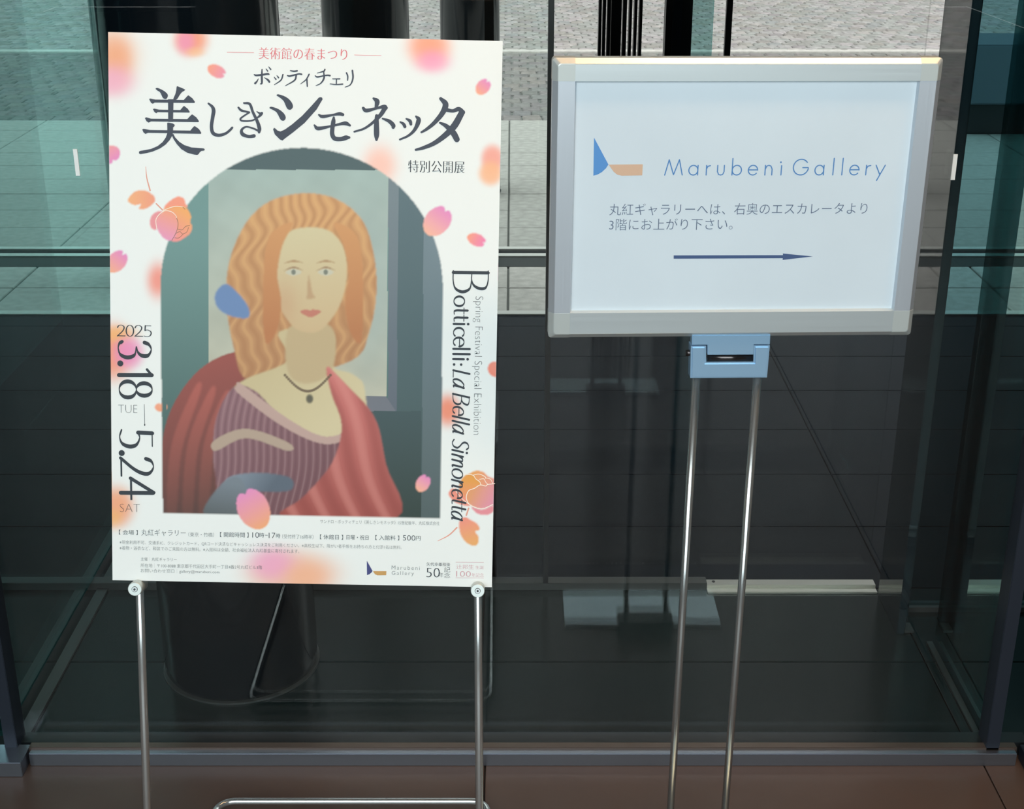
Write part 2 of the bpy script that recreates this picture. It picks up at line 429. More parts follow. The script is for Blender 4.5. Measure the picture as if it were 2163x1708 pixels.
# drain channel and outer threshold
def bar(name, px0, px1, Y0, Y1, z0, z1, mat, parent=None, bev=.001):
    return boxobj(name, px0, px1, Y0, Y1, z0, z1, mat, parent, bev)
drain = boxobj('drain_channel', -4, 4.2, ground(1100, 536).y, ground(1100, 527).y, -.02, -.004, M_BLACK)
tag(drain, 'long black slot drain with bright metal edges crossing the pale paving', 'drain')
def dpart(name, y0, y1, z1, mat):
    e = boxobj(name, -4, 4.2, y0, y1, -.015, z1, mat); e.parent = drain; e.location -= drain.location
gy = lambda y: ground(1100, y).y
dpart('metal_edge', gy(527), gy(522), .003, M_BRIGHT); dpart('metal_edge', gy(542), gy(536), .003, M_BRIGHT)
dpart('cover_plate', gy(561), gy(542.5), -.003, M_RAILD)
t1 = bar('trim_1', -4.5, 4.5, YT-.018, YT+.022, -.01, .006, M_BRIGHT); tag(t1, kind='structure')

# lobby sill under the near glazing
z_s = .026
XL, XR = at_Y(60, 1590, 2.087).x, at_Y(2150, 1584, 2.087).x
s1 = bar('trim_2', XL, XR, 2.087, 2.118, 0, z_s, M_SILL); tag(s1, kind='structure')
s2 = bar('trim_3', XL-.004, XR+.004, 2.100, 2.1165, 0.001, z_s+.004, M_SILLB); tag(s2, kind='structure')
s3 = bar('trim_4', -1.6, at_Y(44, 1600, 2.06).x, 2.055, 2.11, 0, .030, M_SILL); tag(s3, kind='structure')
s3b = bar('trim_5', XR+.012, 1.6, 2.055, 2.11, 0, .030, M_NAVY); tag(s3b, kind='structure')
gk = boxobj('trim_6', XL-.03, XR+.03, 2.1185, 2.150, 0, .028, M_BLACK); tag(gk, kind='structure')
lg = boxobj('trim_7', XL+.01, XR-.06, 2.156, 2.166, 0, .012, M_RAILD); tag(lg, kind='structure')
# near glazing: double sheet in a dark frame
win = empty('window_1', (0, YG, 0)); tag(win, kind='structure')
def wpart(name, x0, x1, y0, y1, z0, z1, mat, parent, bev=0):
    o = boxobj(name, x0, x1, y0, y1, z0, z1, mat, None, bev); o.parent = parent; o.location -= parent.location; return o
xl = at_Y(24, 1570, 2.10).x; xr = at_Y(2098, 1556, 2.10).x
wpart('pane', xl, xr, 2.119, 2.122, .027, 2.9, M_GL, win)
wpart('pane', xl, xr, 2.134, 2.137, .027, 2.9, M_GL, win)
wpart('frame_post', xl-.013, xl+.010, 2.10, 2.145, .0, 2.9, M_NAVY, win, .001)
wpart('frame_post', xr-.010, xr+.014, 2.10, 2.145, .0, 2.9, M_NAVY, win, .001)
wpart('frame_head', xl-.02, xr+.02, 2.10, 2.145, 2.9, 2.96, M_NAVY, win)
# markers stuck on the glass
for (a, b, lab) in (((151, 315, 158, 371, 165), 0, 'small white strip stuck on the glass left of the tall exhibition poster'),
                    ((2026, 326, 2019, 380, 2012), 0, 'small white strip stuck on the glass right of the framed direction sign')):
    x0, y0, xm, y1, x1 = a
    p = at_Y(xm, y0, 2.117); q = at_Y(xm, y1, 2.117)
    o = boxobj('glass_marker', p.x-.0032, p.x+.0032, 2.1172, 2.1188, q.z, p.z, M_WHITE); tag(o, lab, 'marker', 'white strips on the glass')

# left side glazing with its floor track
PL0, PL1 = ground(50, 1556), ground(255, 1240)
def side_glass(name, x0, y0, x1, y1, zt, mat, n):
    g = empty(name, (x0, y0, 0)); tag(g, kind='structure')
    L = math.hypot(x1-x0, y1-y0); a = math.atan2(y1-y0, x1-x0)
    bm = bmesh.new(); box(bm, 0, L, -.006, .006, .02, zt)
    o = link('pane', finish(bm, 'pane'), mat, g); o.rotation_euler.z = a
    return g
wl = side_glass('wall_left', PL0.x-.03, 2.15, PL0.x-.03, 3.45, 2.9, M_GLR, 1)
wpart('track_strip', PL0.x-.012, PL0.x+.012, 2.17, 2.72, .001, .006, M_RAILD, wl)
wpart('track_strip', PL0.x-.012, PL0.x+.012, 2.75, 3.40, .001, .006, M_RAILD, wl)
PR = ground(2072, 1545)
PR = Vector((.882, 2.16, 0))
wr = side_glass('wall_right', PR.x, 2.15, PR.x, 2.50, 2.9, M_GLR, 1)
wpart('track_strip', PR.x-.022, PR.x-.010, 2.17, 2.50, .001, .005, M_RAILD, wr)
# right door post (deep dark blue mullion)
Xa = at_Y(1871, 1287, 2.63).x; Xm = at_Y(1947, 1346, 2.53).x; Xb = at_Y(1983, 1340, 2.54).x
mp = empty('door_post', ((Xa+Xb)/2, 2.62, 0)); tag(mp, 'deep dark reflective door post right of the framed direction sign, behind the glass', 'post')
Xm = at_Y(1912, 1346, 2.53).x; Xb = at_Y(1925, 1340, 2.54).x
wpart('post_body', Xa, Xm, 2.535, 2.70, 0, 2.9, M_CLAD, mp, .002)
wpart('post_cover', Xm, Xb, 2.575, 2.70, 0, 2.9, M_CLAD, mp, .002)
wpart('base_plate', Xm, Xb+.005, 2.54, 2.574, 0, .006, M_RAILD, mp, .001)
tg = empty('window_2', (1.3, 2.64, 0)); tag(tg, kind='structure')
wpart('pane', Xb+.004, 2.4, 2.635, 2.645, .012, 2.9, M_DKGL, tg)
wpart('bottom_rail', Xb+.004, 2.4, 2.625, 2.655, 0, .012, M_RAILD, tg)
xq = at_Y(2034, 270, 7.85).x
bench = empty('dark_bench', (xq+1.2, 8.0, 0)); tag(bench, 'low dark stone bench outside, seen through the tinted glass at the far right', 'bench')
wpart('bench_seat', xq, xq+2.4, 7.80, 8.3, .175, .50, M_SLATE, bench, .01)
wpart('bench_block', xq+.02, xq+2.38, 7.86, 8.26, 0, .175, M_BLACK, bench, .01)  # black colour stands in for the shadow gap under the seat
# enclosing dark surfaces
def struct(name, x0, x1, y0, y1, z0, z1, mat):
    o = boxobj(name, x0, x1, y0, y1, z0, z1, mat); tag(o, kind='structure'); return o
struct('wall_left_outer', -1.62, -1.56, 2.2, 4.6, 0, 3.0, M_WALLT)
struct('wall_right_outer', 3.9, 3.96, 2.2, 4.6, 0, 3.0, M_WALLD)
struct('wall_front_left', -4.6, xl-.10, 2.12, 2.18, 0, 3.2, M_WALLD)
struct('wall_front_right', xr+.10, 4.6, 2.12, 2.18, 0, 3.2, M_WALLD)
struct('ceiling', -4.6, 4.6, -10.0, 2.2, 3.2, 3.3, M_CEIL)
struct('ceiling_vestibule', -4.6, 4.6, 2.2, 4.69, 2.97, 3.05, M_CEIL)
struct('wall_opposite', -30, 30, 32, 33, -.1, 26, M_WALLD)
struct('wall_back', -4.6, 4.6, -10.1, -10.0, 0, 3.2, M_WALLB)
struct('wall_left_lobby', -4.6, -4.5, -10.0, 2.12, 0, 3.2, M_WALLB)
struct('wall_right_lobby', 4.5, 4.6, -10.0, 2.12, 0, 3.2, M_WALLB)

# sliding door leaves at Y 2.75
def door(name, x0, x1, y, glass, edge, ex, ew):
    d = empty(name, ((x0+x1)/2, y, 0)); tag(d, kind='structure')
    wpart('pane', x0, x1, y-.005, y+.005, .03, 2.9, glass, d)
    wpart('edge_stile', ex-ew/2, ex+ew/2, y-.014, y+.014, .0, 2.9, edge, d)
    return d
xm1 = at_Y(1042, 1235, 2.76).x; xm2 = at_Y(1152, 1235, 2.73).x
dr1 = door('door_1', -1.30, xm2, 2.735, M_GLT, M_BLACK, xm2, .011)
dr2 = door('door_2', xm1, Xa, 2.790, M_GL, M_BLACK, xm1-.002, .018)
XB = ground(1490, 1235).x
wpart('bottom_rail', -1.30, XB, 2.72, 2.75, .0, .018, M_RAILD, dr1, .001)
rl = empty('trim_8', ((XB+Xa)/2, 2.76, 0)); tag(rl, kind='structure')
yA, yB = ground(1700, 1234).y, ground(1700, 1225).y
wpart('rail', XB, Xa, ground(1700, 1250, .005).y, ground(1700, 1238, .005).y, 0, .005, M_RAIL, rl, .001)
wpart('rail', XB-.004, Xa, ground(1700, 1235, .012).y, ground(1700, 1223, .012).y, 0, .012, M_RAIL, rl, .001)
bm = bmesh.new(); tube(bm, [(0, 0, 0), (0, 0, .0012)], .0035, 14)
o = link('screw', finish(bm, 'screw'), M_BLACK, rl); p = ground(1507, 1228, .012); o.location = Vector((p.x, p.y, .012))-rl.location

# ------------------------------------------------------------------ columns, posts, fins beyond the glass
def column(x, y, r, label, bev=.0):
    bm = bmesh.new()
    prof = [(r-.006, 0.0), (r, .012), (r, 2.97)]
    rings = [[bm.verts.new((rr*math.cos(2*math.pi*k/64), rr*math.sin(2*math.pi*k/64), z)) for k in range(64)] for rr, z in prof]
    for a, b in zip(rings, rings[1:]):
        for k in range(64):
            f = bm.faces.new([a[k], a[(k+1) % 64], b[(k+1) % 64], b[k]]); f.smooth = True
    bm.faces.new(rings[0][::-1])
    shaft = finish(bm, 'column_shaft')
    c = empty('round_column', (x, y, 0)); tag(c, label, 'column', 'black round columns')
    link('column_shaft', shaft, M_BLKMETAL, c)
    bm = bmesh.new()
    a = [bm.verts.new(((r+.004)*math.cos(2*math.pi*k/64), (r+.004)*math.sin(2*math.pi*k/64), 0)) for k in range(64)]
    b = [bm.verts.new(((r+.004)*math.cos(2*math.pi*k/64), (r+.004)*math.sin(2*math.pi*k/64), .004)) for k in range(64)]
    for k in range(64): bm.faces.new([a[k], a[(k+1) % 64], b[(k+1) % 64], b[k]])
    bm.faces.new(b)
    link('base_ring', finish(bm, 'base_ring'), M_RAILD, c)
g0 = ground(517, 1488)
c1 = column(at_Y(512, 1395, g0.y+.155).x, g0.y+.155, .152, 'thick glossy black round column close behind the tall exhibition poster')
column(at_Y(770, 0, 5.12).x, 5.12, .155, 'black round column showing above the middle of the poster top edge')
column(at_Y(992, 0, 6.5).x, 6.5, .135, 'dark round column showing above the right end of the poster')

YF = 4.60
def xf(px, Y=YF, py=0): return at_Y(px, py, Y).x
fin = empty('door_stile_stack', (xf(1312), YF, 0)); tag(fin, 'stack of parallel black upright door stiles above the left half of the sign', 'door stiles')
for a, b in ((1265, 1271), (1273.5, 1280), (1283, 1290), (1291.5, 1313), (1316, 1324), (1329, 1335), (1340, 1346)):
    wpart('stile', xf(a), xf(b), YF-.02, YF+.02, .006, 2.9, M_BLACK, fin)
for a, b in ((1350.5, 1357),):
    wpart('stile', xf(a), xf(b), YF-.02, YF+.02, .006, 2.9, M_BLACK, fin)
dp = empty('glass_fin_post', (xf(1455), YF, 0)); tag(dp, 'broad dark post with a teal glass fin, above the middle of the sign', 'post')
wpart('post_body', xf(1406), xf(1462), YF-.03, YF+.03, .006, 2.9, M_BLACK, dp, .002)
wpart('glass_fin', xf(1463), xf(1508), YF-.012, YF+.012, .006, 2.9, M_TEALG, dp)
wpart('cover_strip', xf(1420), xf(1440), YF-.036, YF-.030, .006, 2.9, M_NAVY, dp)
tp = empty('slim_post', (xf(1541), YF, 0)); tag(tp, 'slim black post, the rightmost upright seen above the sign', 'post')
wpart('post_body', xf(1535), xf(1548), YF-.012, YF+.012, .006, 2.9, M_BLACK, tp, .002)
wpart('foot_plate', xf(1535)-.02, xf(1548)+.02, YF-.03, YF+.03, .006, .012, M_RAILD, tp, .001)
# ------------------------------------------------------------------ tall exhibition poster on its stand
PP = Plane((-.2772, 1.7697, .9594), math.radians(.5539), math.radians(-16.3062), math.radians(1.3589))
PW, PH = .515, .728
poster = empty('exhibition_poster'); poster.matrix_world = PP.M
tag(poster, 'tall white exhibition poster board with an arched portrait panel and pink petals', 'poster')
M_BOARD = principled('poster_board', (.80, .82, .80, 1), .55)
bm = bmesh.new(); box(bm, -PW/2, PW/2, .0004, .0060, -PH/2, PH/2, .0004)
link('board', finish(bm, 'board'), M_BOARD, poster)

# --- printed sheet: colours painted per vertex (flat print) -------------------------------------
NX, NY = 520, 736
us = np.linspace(-PW/2, PW/2, NX); vs_ = np.linspace(-PH/2, PH/2, NY)
U, Vv = np.meshgrid(us, vs_)
Mx = np.array(PP.M)
Pw = U[..., None]*Mx[:3, 0] + Vv[..., None]*Mx[:3, 2] + Mx[:3, 3] - np.array(CAM)
zz = Pw @ np.array(FWD)
X = CX + F_PX*Pw[..., 0]/zz; Y = CY - F_PX*(Pw @ np.array(UPV))/zz
def lin(c): return np.array(srgb(*c)[:3])
img = np.empty((NY, NX, 3)); img[:] = lin((233, 239, 238))
def inpoly(pts):
    x0, y0 = min(p[0] for p in pts)-2, min(p[1] for p in pts)-2; x1, y1 = max(p[0] for p in pts)+2, max(p[1] for p in pts)+2
    m = np.zeros(X.shape, bool); sel = (X > x0) & (X < x1) & (Y > y0) & (Y < y1)
    xs, ys = X[sel], Y[sel]; r = np.zeros(xs.shape, bool); j = len(pts)-1
    for i in range(len(pts)):
        xi, yi = pts[i][0], pts[i][1]; xj, yj = pts[j][0], pts[j][1]
        if yi != yj:
            c = ((yi > ys) != (yj > ys)); r ^= c & (xs < (xj-xi)*(ys-yi)/(yj-yi)+xi)
        j = i
    m[sel] = r; return m
def blur(m, k=1):
    m = m.astype(float)
    for _ in range(k):
        m = (m + np.roll(m, 1, 0)+np.roll(m, -1, 0))/3; m = (m + np.roll(m, 1, 1)+np.roll(m, -1, 1))/3
    return m
def mixin(mask, col):
    a = np.clip(mask, 0, 1)[..., None]
    img[:] = img*(1-a) + (col if isinstance(col, np.ndarray) else lin(col))*a
def grad(c0, p0, c1, p1):
    d = np.array(p1, float)-np.array(p0, float); t = ((X-p0[0])*d[0]+(Y-p0[1])*d[1])/(d@d); t = np.clip(t, 0, 1)[..., None]
    return lin(c0)*(1-t)+lin(c1)*t
def blob(x, y, rx, ry, col, s=1.0, p=1.5):
    mixin(s*np.exp(-(((X-x)/rx)**2+((Y-y)/ry)**2)**p), col)
# soft petals
blob(228, 118, 62, 62, (240, 190, 160), .9); blob(246, 128, 34, 50, (236, 165, 125), .8); blob(236, 172, 48, 34, (238, 175, 200), .85)
blob(404, 84, 36, 34, (240, 160, 130), 1, 2); blob(392, 88, 20, 26, (236, 150, 185), .8); blob(412, 110, 20, 10, (242, 190, 140), .6)
blob(906, 98, 46, 42, (246, 168, 140), 1, 1.8); blob(914, 130, 36, 24, (243, 160, 196), .8)
blob(802, 350, 36, 44, (246, 195, 180), .9); blob(1040, 335, 24, 30, (240, 165, 150), .95, 2.5); blob(1036, 366, 25, 26, (243, 185, 145), .95, 2.5)
blob(334, 592, 24, 38, (238, 150, 135), .95)
blob(238, 745, 42, 60, (238, 150, 120), .95, 2); blob(250, 705, 40, 18, (240, 180, 110), .8); blob(272, 745, 32, 34, (232, 145, 190), .9, 2)
blob(246, 1070, 38, 44, (238, 165, 125), .95, 2); blob(236, 1095, 22, 20, (240, 185, 110), .6)
blob(946, 866, 26, 34, (238, 140, 110), .95, 1.8)
blob(620, 1212, 98, 52, (238, 190, 165), .9, 2); blob(575, 1190, 50, 36, (236, 165, 200), .85); blob(645, 1218, 46, 30, (240, 180, 145), .8)
# arched panel
arch = [(344, 1083), (930, 1094), (936, 600)] + [(637+298*math.cos(math.radians(a)), 604-292*math.sin(math.radians(a))) for a in range(2, 179, 4)] + [(339, 606)]
am = inpoly(arch)
art = img.copy(); keep = img.copy()
img[:] = grad((112, 150, 148), (390, 500), (52, 74, 72), (390, 1085))
nz = np.zeros(X.shape)
for k, (fx, fy, ph) in enumerate([(.031, .023, 0), (.013, -.041, 1.3), (.057, .019, 2.2), (-.022, .067, .7), (.11, .08, 1.9), (.09, -.13, .3)]):
    nz += np.sin(X*fx+Y*fy+ph)*(.5 if k < 4 else .3)
mixin((Y < 358+ (X-441)*.004), (80, 100, 104))
mixin((X > 820) & (Y > 358), grad((118, 134, 142), (830, 420), (96, 106, 118), (830, 860)))
mixin((X > 842-(Y-360)*.008) & (Y > 300), grad((92, 114, 122), (870, 420), (62, 84, 84), (870, 1090)))
mixin((X > 896-(Y-360)*.008) & (Y > 420), grad((116, 136, 146), (915, 480), (80, 96, 98), (915, 1090)))
mixin((Y > 868) & (X > 441) & (X < 890), grad((66, 86, 90), (700, 868), (50, 66, 62), (700, 1090)))
mixin(inpoly([(560, 834), (815, 836), (836, 868), (560, 868)]), (112, 118, 128))
sky = inpoly([(441, 358), (820, 359), (817, 836), (441, 834)])
mixin(sky, grad((160, 182, 178), (630, 358), (186, 186, 168), (630, 840)) * (1+.035*nz[..., None]))
mixin(sky*np.clip(.5*np.exp(-((X-780)/60)**2-((Y-600)/200)**2), 0, 1), (150, 175, 178))
# plain generic sitter: simple rounded masses, front view
def shape(pts, col, soft=1, n=6):
    q = catmull(pts, n, closed=True); m = blur(inpoly(q), soft); mixin(m, col); return m
shape([(343, 1085), (343, 930), (380, 830), (450, 760), (540, 742), (600, 800), (560, 960), (520, 1090)], grad((150, 84, 78), (400, 780), (84, 62, 58), (470, 1080)))
for k in range(5):
    shape([(352+34*k, 1086), (362+34*k, 940), (410+30*k, 820+8*k), (425+30*k, 822+8*k), (384+34*k, 950), (372+34*k, 1086)], grad((176, 98, 90), (400, 800), (104, 70, 64), (470, 1060)), 3)
# hair mass behind the head
hair = [(520, 470), (570, 425), (640, 408), (710, 420), (765, 465), (790, 540), (795, 620), (780, 700), (745, 760), (600, 800), (520, 800), (495, 740), (478, 640), (485, 550)]
hm = shape(hair, grad((206, 160, 112), (560, 430), (178, 134, 96), (560, 790)), 2)
wv = np.sin((X + 10*np.sin(Y*.045+X*.015) + 5*np.sin(Y*.09+X*.03))*.27+2*np.sin(X*.03))
mixin(hm*np.clip(wv, 0, 1)*.34, (160, 112, 76)); mixin(hm*np.clip(-wv-.3, 0, 1)*.38, (226, 184, 128))
shape([(455, 620), (480, 600), (520, 640), (525, 670), (490, 668), (460, 650)], (108, 138, 182), 2)
# body
shape([(590, 700), (610, 760), (520, 800), (490, 830), (500, 900), (640, 945), (760, 900), (770, 820), (745, 790), (700, 770), (700, 700)], grad((196, 184, 146), (590, 760), (206, 196, 160), (700, 900)), 2)
shape([(612, 690), (700, 690), (702, 780), (650, 810), (608, 785)], (188, 170, 134), 3)
body = shape([(470, 850), (500, 815), (545, 830), (600, 890), (680, 930), (760, 905), (790, 930), (800, 1092), (500, 1088), (455, 1000), (452, 910)], grad((142, 108, 116), (480, 850), (112, 78, 84), (640, 1090)), 2)
fl = np.sin(X*.42+Y*.05+np.sin(Y*.03)*2)
mixin(body*np.clip(fl, 0, 1)*.35, (96, 66, 74)); mixin(body*np.clip(-fl-.4, 0, 1)*.4, (178, 150, 152))
shape([(500, 815), (512, 812), (610, 885), (690, 922), (762, 898), (765, 912), (690, 938), (600, 902), (505, 832)], (186, 160, 152), 1)
shape([(452, 930), (520, 905), (610, 935), (608, 952), (520, 925), (456, 952)], (176, 158, 142), 1)
shape([(480, 1010), (540, 998), (612, 1008), (612, 1036), (540, 1038), (480, 1046)], grad((128, 142, 156), (500, 1000), (92, 104, 118), (560, 1045)), 2)
shape([(430, 1086), (470, 1020), (510, 1012), (520, 1086)], grad((118, 130, 140), (480, 1020), (92, 100, 104), (470, 1086)), 2)
sh = shape([(690, 775), (720, 800), (790, 880), (815, 980), (838, 1093), (600, 1091), (640, 1050), (700, 980), (722, 900), (700, 830)], grad((196, 116, 112), (740, 800), (160, 84, 78), (720, 1090)), 2)
fs_ = np.sin((X*.9-Y*.32+8*np.sin(Y*.02))*.11)
mixin(sh*np.clip(fs_, 0, 1)*.45, (138, 66, 62)); mixin(sh*np.clip(-fs_-.2, 0, 1)*.45, (222, 150, 142))
# face: plain oval with a few simple features
fm = shape([(655, 480), (700, 490), (728, 530), (732, 590), (715, 650), (680, 695), (650, 702), (620, 690), (590, 645), (576, 585), (582, 530), (610, 490)], grad((206, 198, 162), (640, 480), (200, 178, 140), (650, 700)), 2)
mixin(fm*.35*np.exp(-(((X-600)/30)**2+((Y-640)/50)**2)), (190, 140, 110))
for ex in (620, 688):
    shape([(ex-17, 575), (ex, 567), (ex+17, 575), (ex, 582)], (196, 196, 178), 1); blob(ex, 574.5, 5, 6, (110, 118, 108), .9, 3)
    shape([(ex-20, 572), (ex, 563), (ex+20, 571), (ex, 566)], (140, 108, 84), 1)
    shape([(ex-20, 556), (ex, 549), (ex+20, 555), (ex, 553)], (170, 140, 104), 1)
shape([(652, 580), (660, 618), (667, 628), (650, 632), (648, 626)], (186, 158, 124), 2)
shape([(634, 658), (648, 653), (655, 656), (662, 653), (678, 658), (656, 670)], (190, 124, 108), 1)
for hx, s in ((588, 1), (735, -1)):
    shape([(hx+30*s, 470), (hx+8*s, 520), (hx-2*s, 580), (hx+6*s, 640), (hx-4*s, 700), (hx-28*s, 720), (hx-32*s, 600), (hx-20*s, 500)], grad((204, 152, 104), (hx, 480), (182, 124, 84), (hx, 700)), 2)
# necklace
for t in np.linspace(0, 1, 26):
    blob(602+96*t, 792+34*math.sin(math.pi*t), 3.2, 3.2, (104, 88, 72), .9, 2.5)
blob(654, 842, 8, 10, (70, 72, 66), .9, 3)
panel_img = img.copy(); a = blur(am, 1)[..., None]
img[:] = keep*(1-a)+panel_img*a
blob(338, 862, 9, 14, (240, 165, 130), 0)  # (petal drawn below)
# crisp petals
def petal(cx, cy, L, W, ang, c0, c1, c2=None, notch=.28):
    ca_, sa_ = math.cos(math.radians(ang)), math.sin(math.radians(ang))
    prof = [(-1, 0), (-.85, .5), (-.35, .93), (.3, 1), (.78, .72), (1.0, .32), (.93, .12), (1-notch, .0), (.93, -.14), (.98, -.38), (.72, -.75), (.2, -1), (-.4, -.92), (-.86, -.5)]
    pts = [(cx+(x*L*ca_-y*W*sa_), cy+(x*L*sa_+y*W*ca_)) for x, y in prof]
    col = grad(c0, (cx-L*ca_, cy-L*sa_), c1, (cx+L*ca_, cy+L*sa_))
    mixin(blur(inpoly(catmull(pts, 5, True)), 1), col)
OR, PK, YO, RD = (243, 160, 132), (226, 140, 196), (240, 178, 120), (240, 140, 120)
petal(457, 150, 20, 13, 25, OR, (232, 150, 175)); petal(1020, 184, 18, 14, -52, (242, 170, 135), PK)
petal(232, 326, 18, 22, 60, (236, 160, 160), PK); petal(246, 553, 26, 19, -50, (242, 175, 140), PK)
petal(923, 468, 34, 26, -52, (243, 185, 160), PK, notch=.2); petal(1006, 506, 20, 13, 22, OR, (236, 130, 180))
petal(893, 1021, 19, 14, -60, (243, 180, 150), PK); petal(1046, 780, 15, 17, -30, RD, (236, 150, 130))
petal(536, 1076, 44, 33, -118, (240, 170, 120), (226, 145, 196), notch=.16)
petal(340, 860, 9, 13, -90, (240, 160, 125), (240, 170, 140)); mixin(blur(am & (X > 342), 1)*((X > 341) & (X < 352) & (Y > 840) & (Y < 880)), panel_img)
def shp(pts, col, n=5): mixin(blur(inpoly(catmull(pts, n, True)), 1), col)
# left flower and leaf
shp([(270, 421), (284, 405), (305, 402), (322, 411), (328, 423), (318, 435), (303, 442), (293, 440), (298, 431), (284, 433), (273, 428)], grad((240, 178, 130), (270, 420), (236, 158, 132), (328, 425)))
shp([(347, 440), (358, 425), (375, 415), (388, 419), (392, 430), (396, 437), (375, 442)], (242, 156, 132))
shp([(343, 446), (325, 450), (317, 465), (319, 480), (330, 485), (336, 465)], (230, 152, 158))
shp([(345, 443), (372, 436), (393, 438), (403, 455), (402, 470), (406, 478), (402, 492), (390, 502), (375, 510), (362, 508), (350, 490)], grad((240, 172, 110), (400, 455), (236, 150, 150), (365, 505)))
shp([(345, 448), (358, 445), (370, 452), (375, 465), (374, 480), (371, 500), (358, 508), (343, 500), (331, 480), (331, 462)], grad((238, 162, 140), (365, 455), (228, 155, 192), (345, 505)))
# right flower and leaf
shp([(991, 1001), (1004, 994), (1020, 996), (1031, 1006), (1045, 1012), (1052, 1030), (1000, 1050), (978, 1015)], grad((232, 165, 90), (995, 1000), (228, 150, 140), (1045, 1020)))
shp([(978, 1008), (990, 1001), (1002, 1005), (1006, 1012), (1014, 1018), (1016, 1030), (1000, 1050), (990, 1067), (972, 1050), (970, 1025)], grad((228, 160, 80), (990, 1015), (236, 150, 120), (985, 1060)))
shp([(950, 1036), (960, 1030), (972, 1040), (993, 1066), (975, 1066), (958, 1058), (948, 1045)], (238, 150, 132))
shp([(986, 1050), (990, 1038), (1002, 1030), (1012, 1024), (1026, 1026), (1045, 1020), (1050, 1062), (1040, 1068), (1018, 1074), (1000, 1070), (990, 1062)], grad((224, 158, 115), (1000, 1035), (222, 148, 170), (1042, 1055)))
shp([(996, 1070), (1018, 1076), (1041, 1068), (1042, 1080), (1028, 1087), (1008, 1084)], (228, 145, 155))
shp([(972, 1098), (982, 1092), (995, 1098), (1008, 1106), (1013, 1118), (1004, 1122), (1011, 1135), (1008, 1150), (998, 1152), (982, 1143), (972, 1125), (970, 1110)], grad((238, 150, 132), (985, 1095), (232, 172, 105), (1000, 1150)))
# build the sheet
vco = np.empty((NY*NX, 3), np.float32); vco[:, 0] = U.ravel(); vco[:, 1] = 0; vco[:, 2] = Vv.ravel()
me = bpy.data.meshes.new('printed_sheet')
ii = (np.arange(NY-1)[:, None]*NX+np.arange(NX-1)[None, :]).ravel()
quads = np.stack([ii, ii+1, ii+NX+1, ii+NX], 1).astype(np.int32)
me.vertices.add(NY*NX); me.vertices.foreach_set('co', vco.ravel())
me.loops.add(quads.size); me.loops.foreach_set('vertex_index', quads.ravel())
me.polygons.add(len(quads)); me.polygons.foreach_set('loop_start', np.arange(0, quads.size, 4, dtype=np.int32))
me.update(calc_edges=True)
ca = me.color_attributes.new('print', 'FLOAT_COLOR', 'POINT')
rgba = np.ones((NY*NX, 4), np.float32); rgba[:, :3] = np.clip(img.reshape(-1, 3), 0, 1); ca.data.foreach_set('color', rgba.ravel())
M_PRINT = principled('poster_print', (.8, .8, .8, 1), .55, 0, .25, attr='print')
sheet = link('printed_sheet', me, M_PRINT, poster)

# --- lettering on the poster ------------------------------------------------------------------
M_INK = principled('slate_ink', srgb(66, 74, 88), .55, 0, .25)
M_INKD = principled('dark_ink', srgb(52, 60, 68), .55, 0, .25)
M_INKG = principled('grey_ink', srgb(100, 110, 114), .6, 0, .2)
M_INKR = principled('rose_ink', srgb(222, 120, 128), .6, 0, .2)
M_INKR2 = principled('pale_rose_ink', srgb(205, 160, 168), .6, 0, .2)
M_NAVYI = principled('navy_ink', srgb(72, 78, 130), .6, 0, .2)
M_OCHRE = principled('ochre_ink', srgb(200, 158, 98), .6, 0, .2)
M_CREAM = principled('cream_ink', srgb(248, 238, 224), .6, 0, .2)
M_LINE = principled('flower_line_ink', srgb(130, 110, 90), .6, 0, .2)
M_STEM = principled('stem_ink', srgb(226, 165, 148), .6, 0, .2)
N1 = .0004
I = Ink(PP, N1)
K = 4.7022
A = lambda pts: [(200+p[0]/K, 50+p[1]/K)+tuple(v/K for v in p[2:]) for p in pts]
B = lambda pts: [(620+p[0]/K, 50+p[1]/K)+tuple(v/K for v in p[2:]) for p in pts]
def soft(pts, n=3): return [tuple(p) for p in catmull(pts, n, True)]
def cpoly(pts): I.poly(pts)
cpoly(soft(A([(605, 645), (625, 638), (680, 662), (718, 692), (727, 718), (712, 746), (690, 746), (672, 728), (650, 682), (620, 662)])))
cpoly(soft(A([(815, 625), (830, 624), (895, 652), (892, 664), (864, 682), (840, 715), (815, 752), (780, 752), (800, 700), (810, 660)])))
for pts in ([(540, 748), (552, 743), (600, 753), (885, 757), (905, 735), (922, 716), (932, 711), (970, 740), (996, 776), (992, 787), (595, 783), (578, 796), (560, 786)],
            [(578, 848), (592, 843), (640, 853), (850, 857), (868, 836), (882, 819), (890, 817), (925, 845), (945, 876), (940, 883), (625, 878), (612, 890), (594, 878)],
            [(498, 937), (512, 929), (560, 943), (920, 947), (945, 920), (962, 903), (971, 901), (1010, 930), (1036, 968), (1030, 978), (560, 970), (536, 983), (515, 968)],
            [(472, 1050), (486, 1043), (545, 1055), (950, 1061), (970, 1036), (986, 1019), (995, 1017), (1035, 1045), (1060, 1085), (1054, 1094), (530, 1083), (504, 1095), (484, 1078)]):
    cpoly(A(pts))
cpoly(A([(728, 750), (783, 750), (778, 975), (730, 975)]))
cpoly(A([(720, 984), (735, 982), (775, 990), (797, 1005), (790, 1020), (779, 1030), (778, 1085), (768, 1115), (745, 1155), (705, 1200), (650, 1238), (580, 1268), (520, 1284), (455, 1295), (440, 1288), (440, 1270), (452, 1263), (560, 1243), (625, 1215), (675, 1175), (706, 1130), (722, 1085)]))
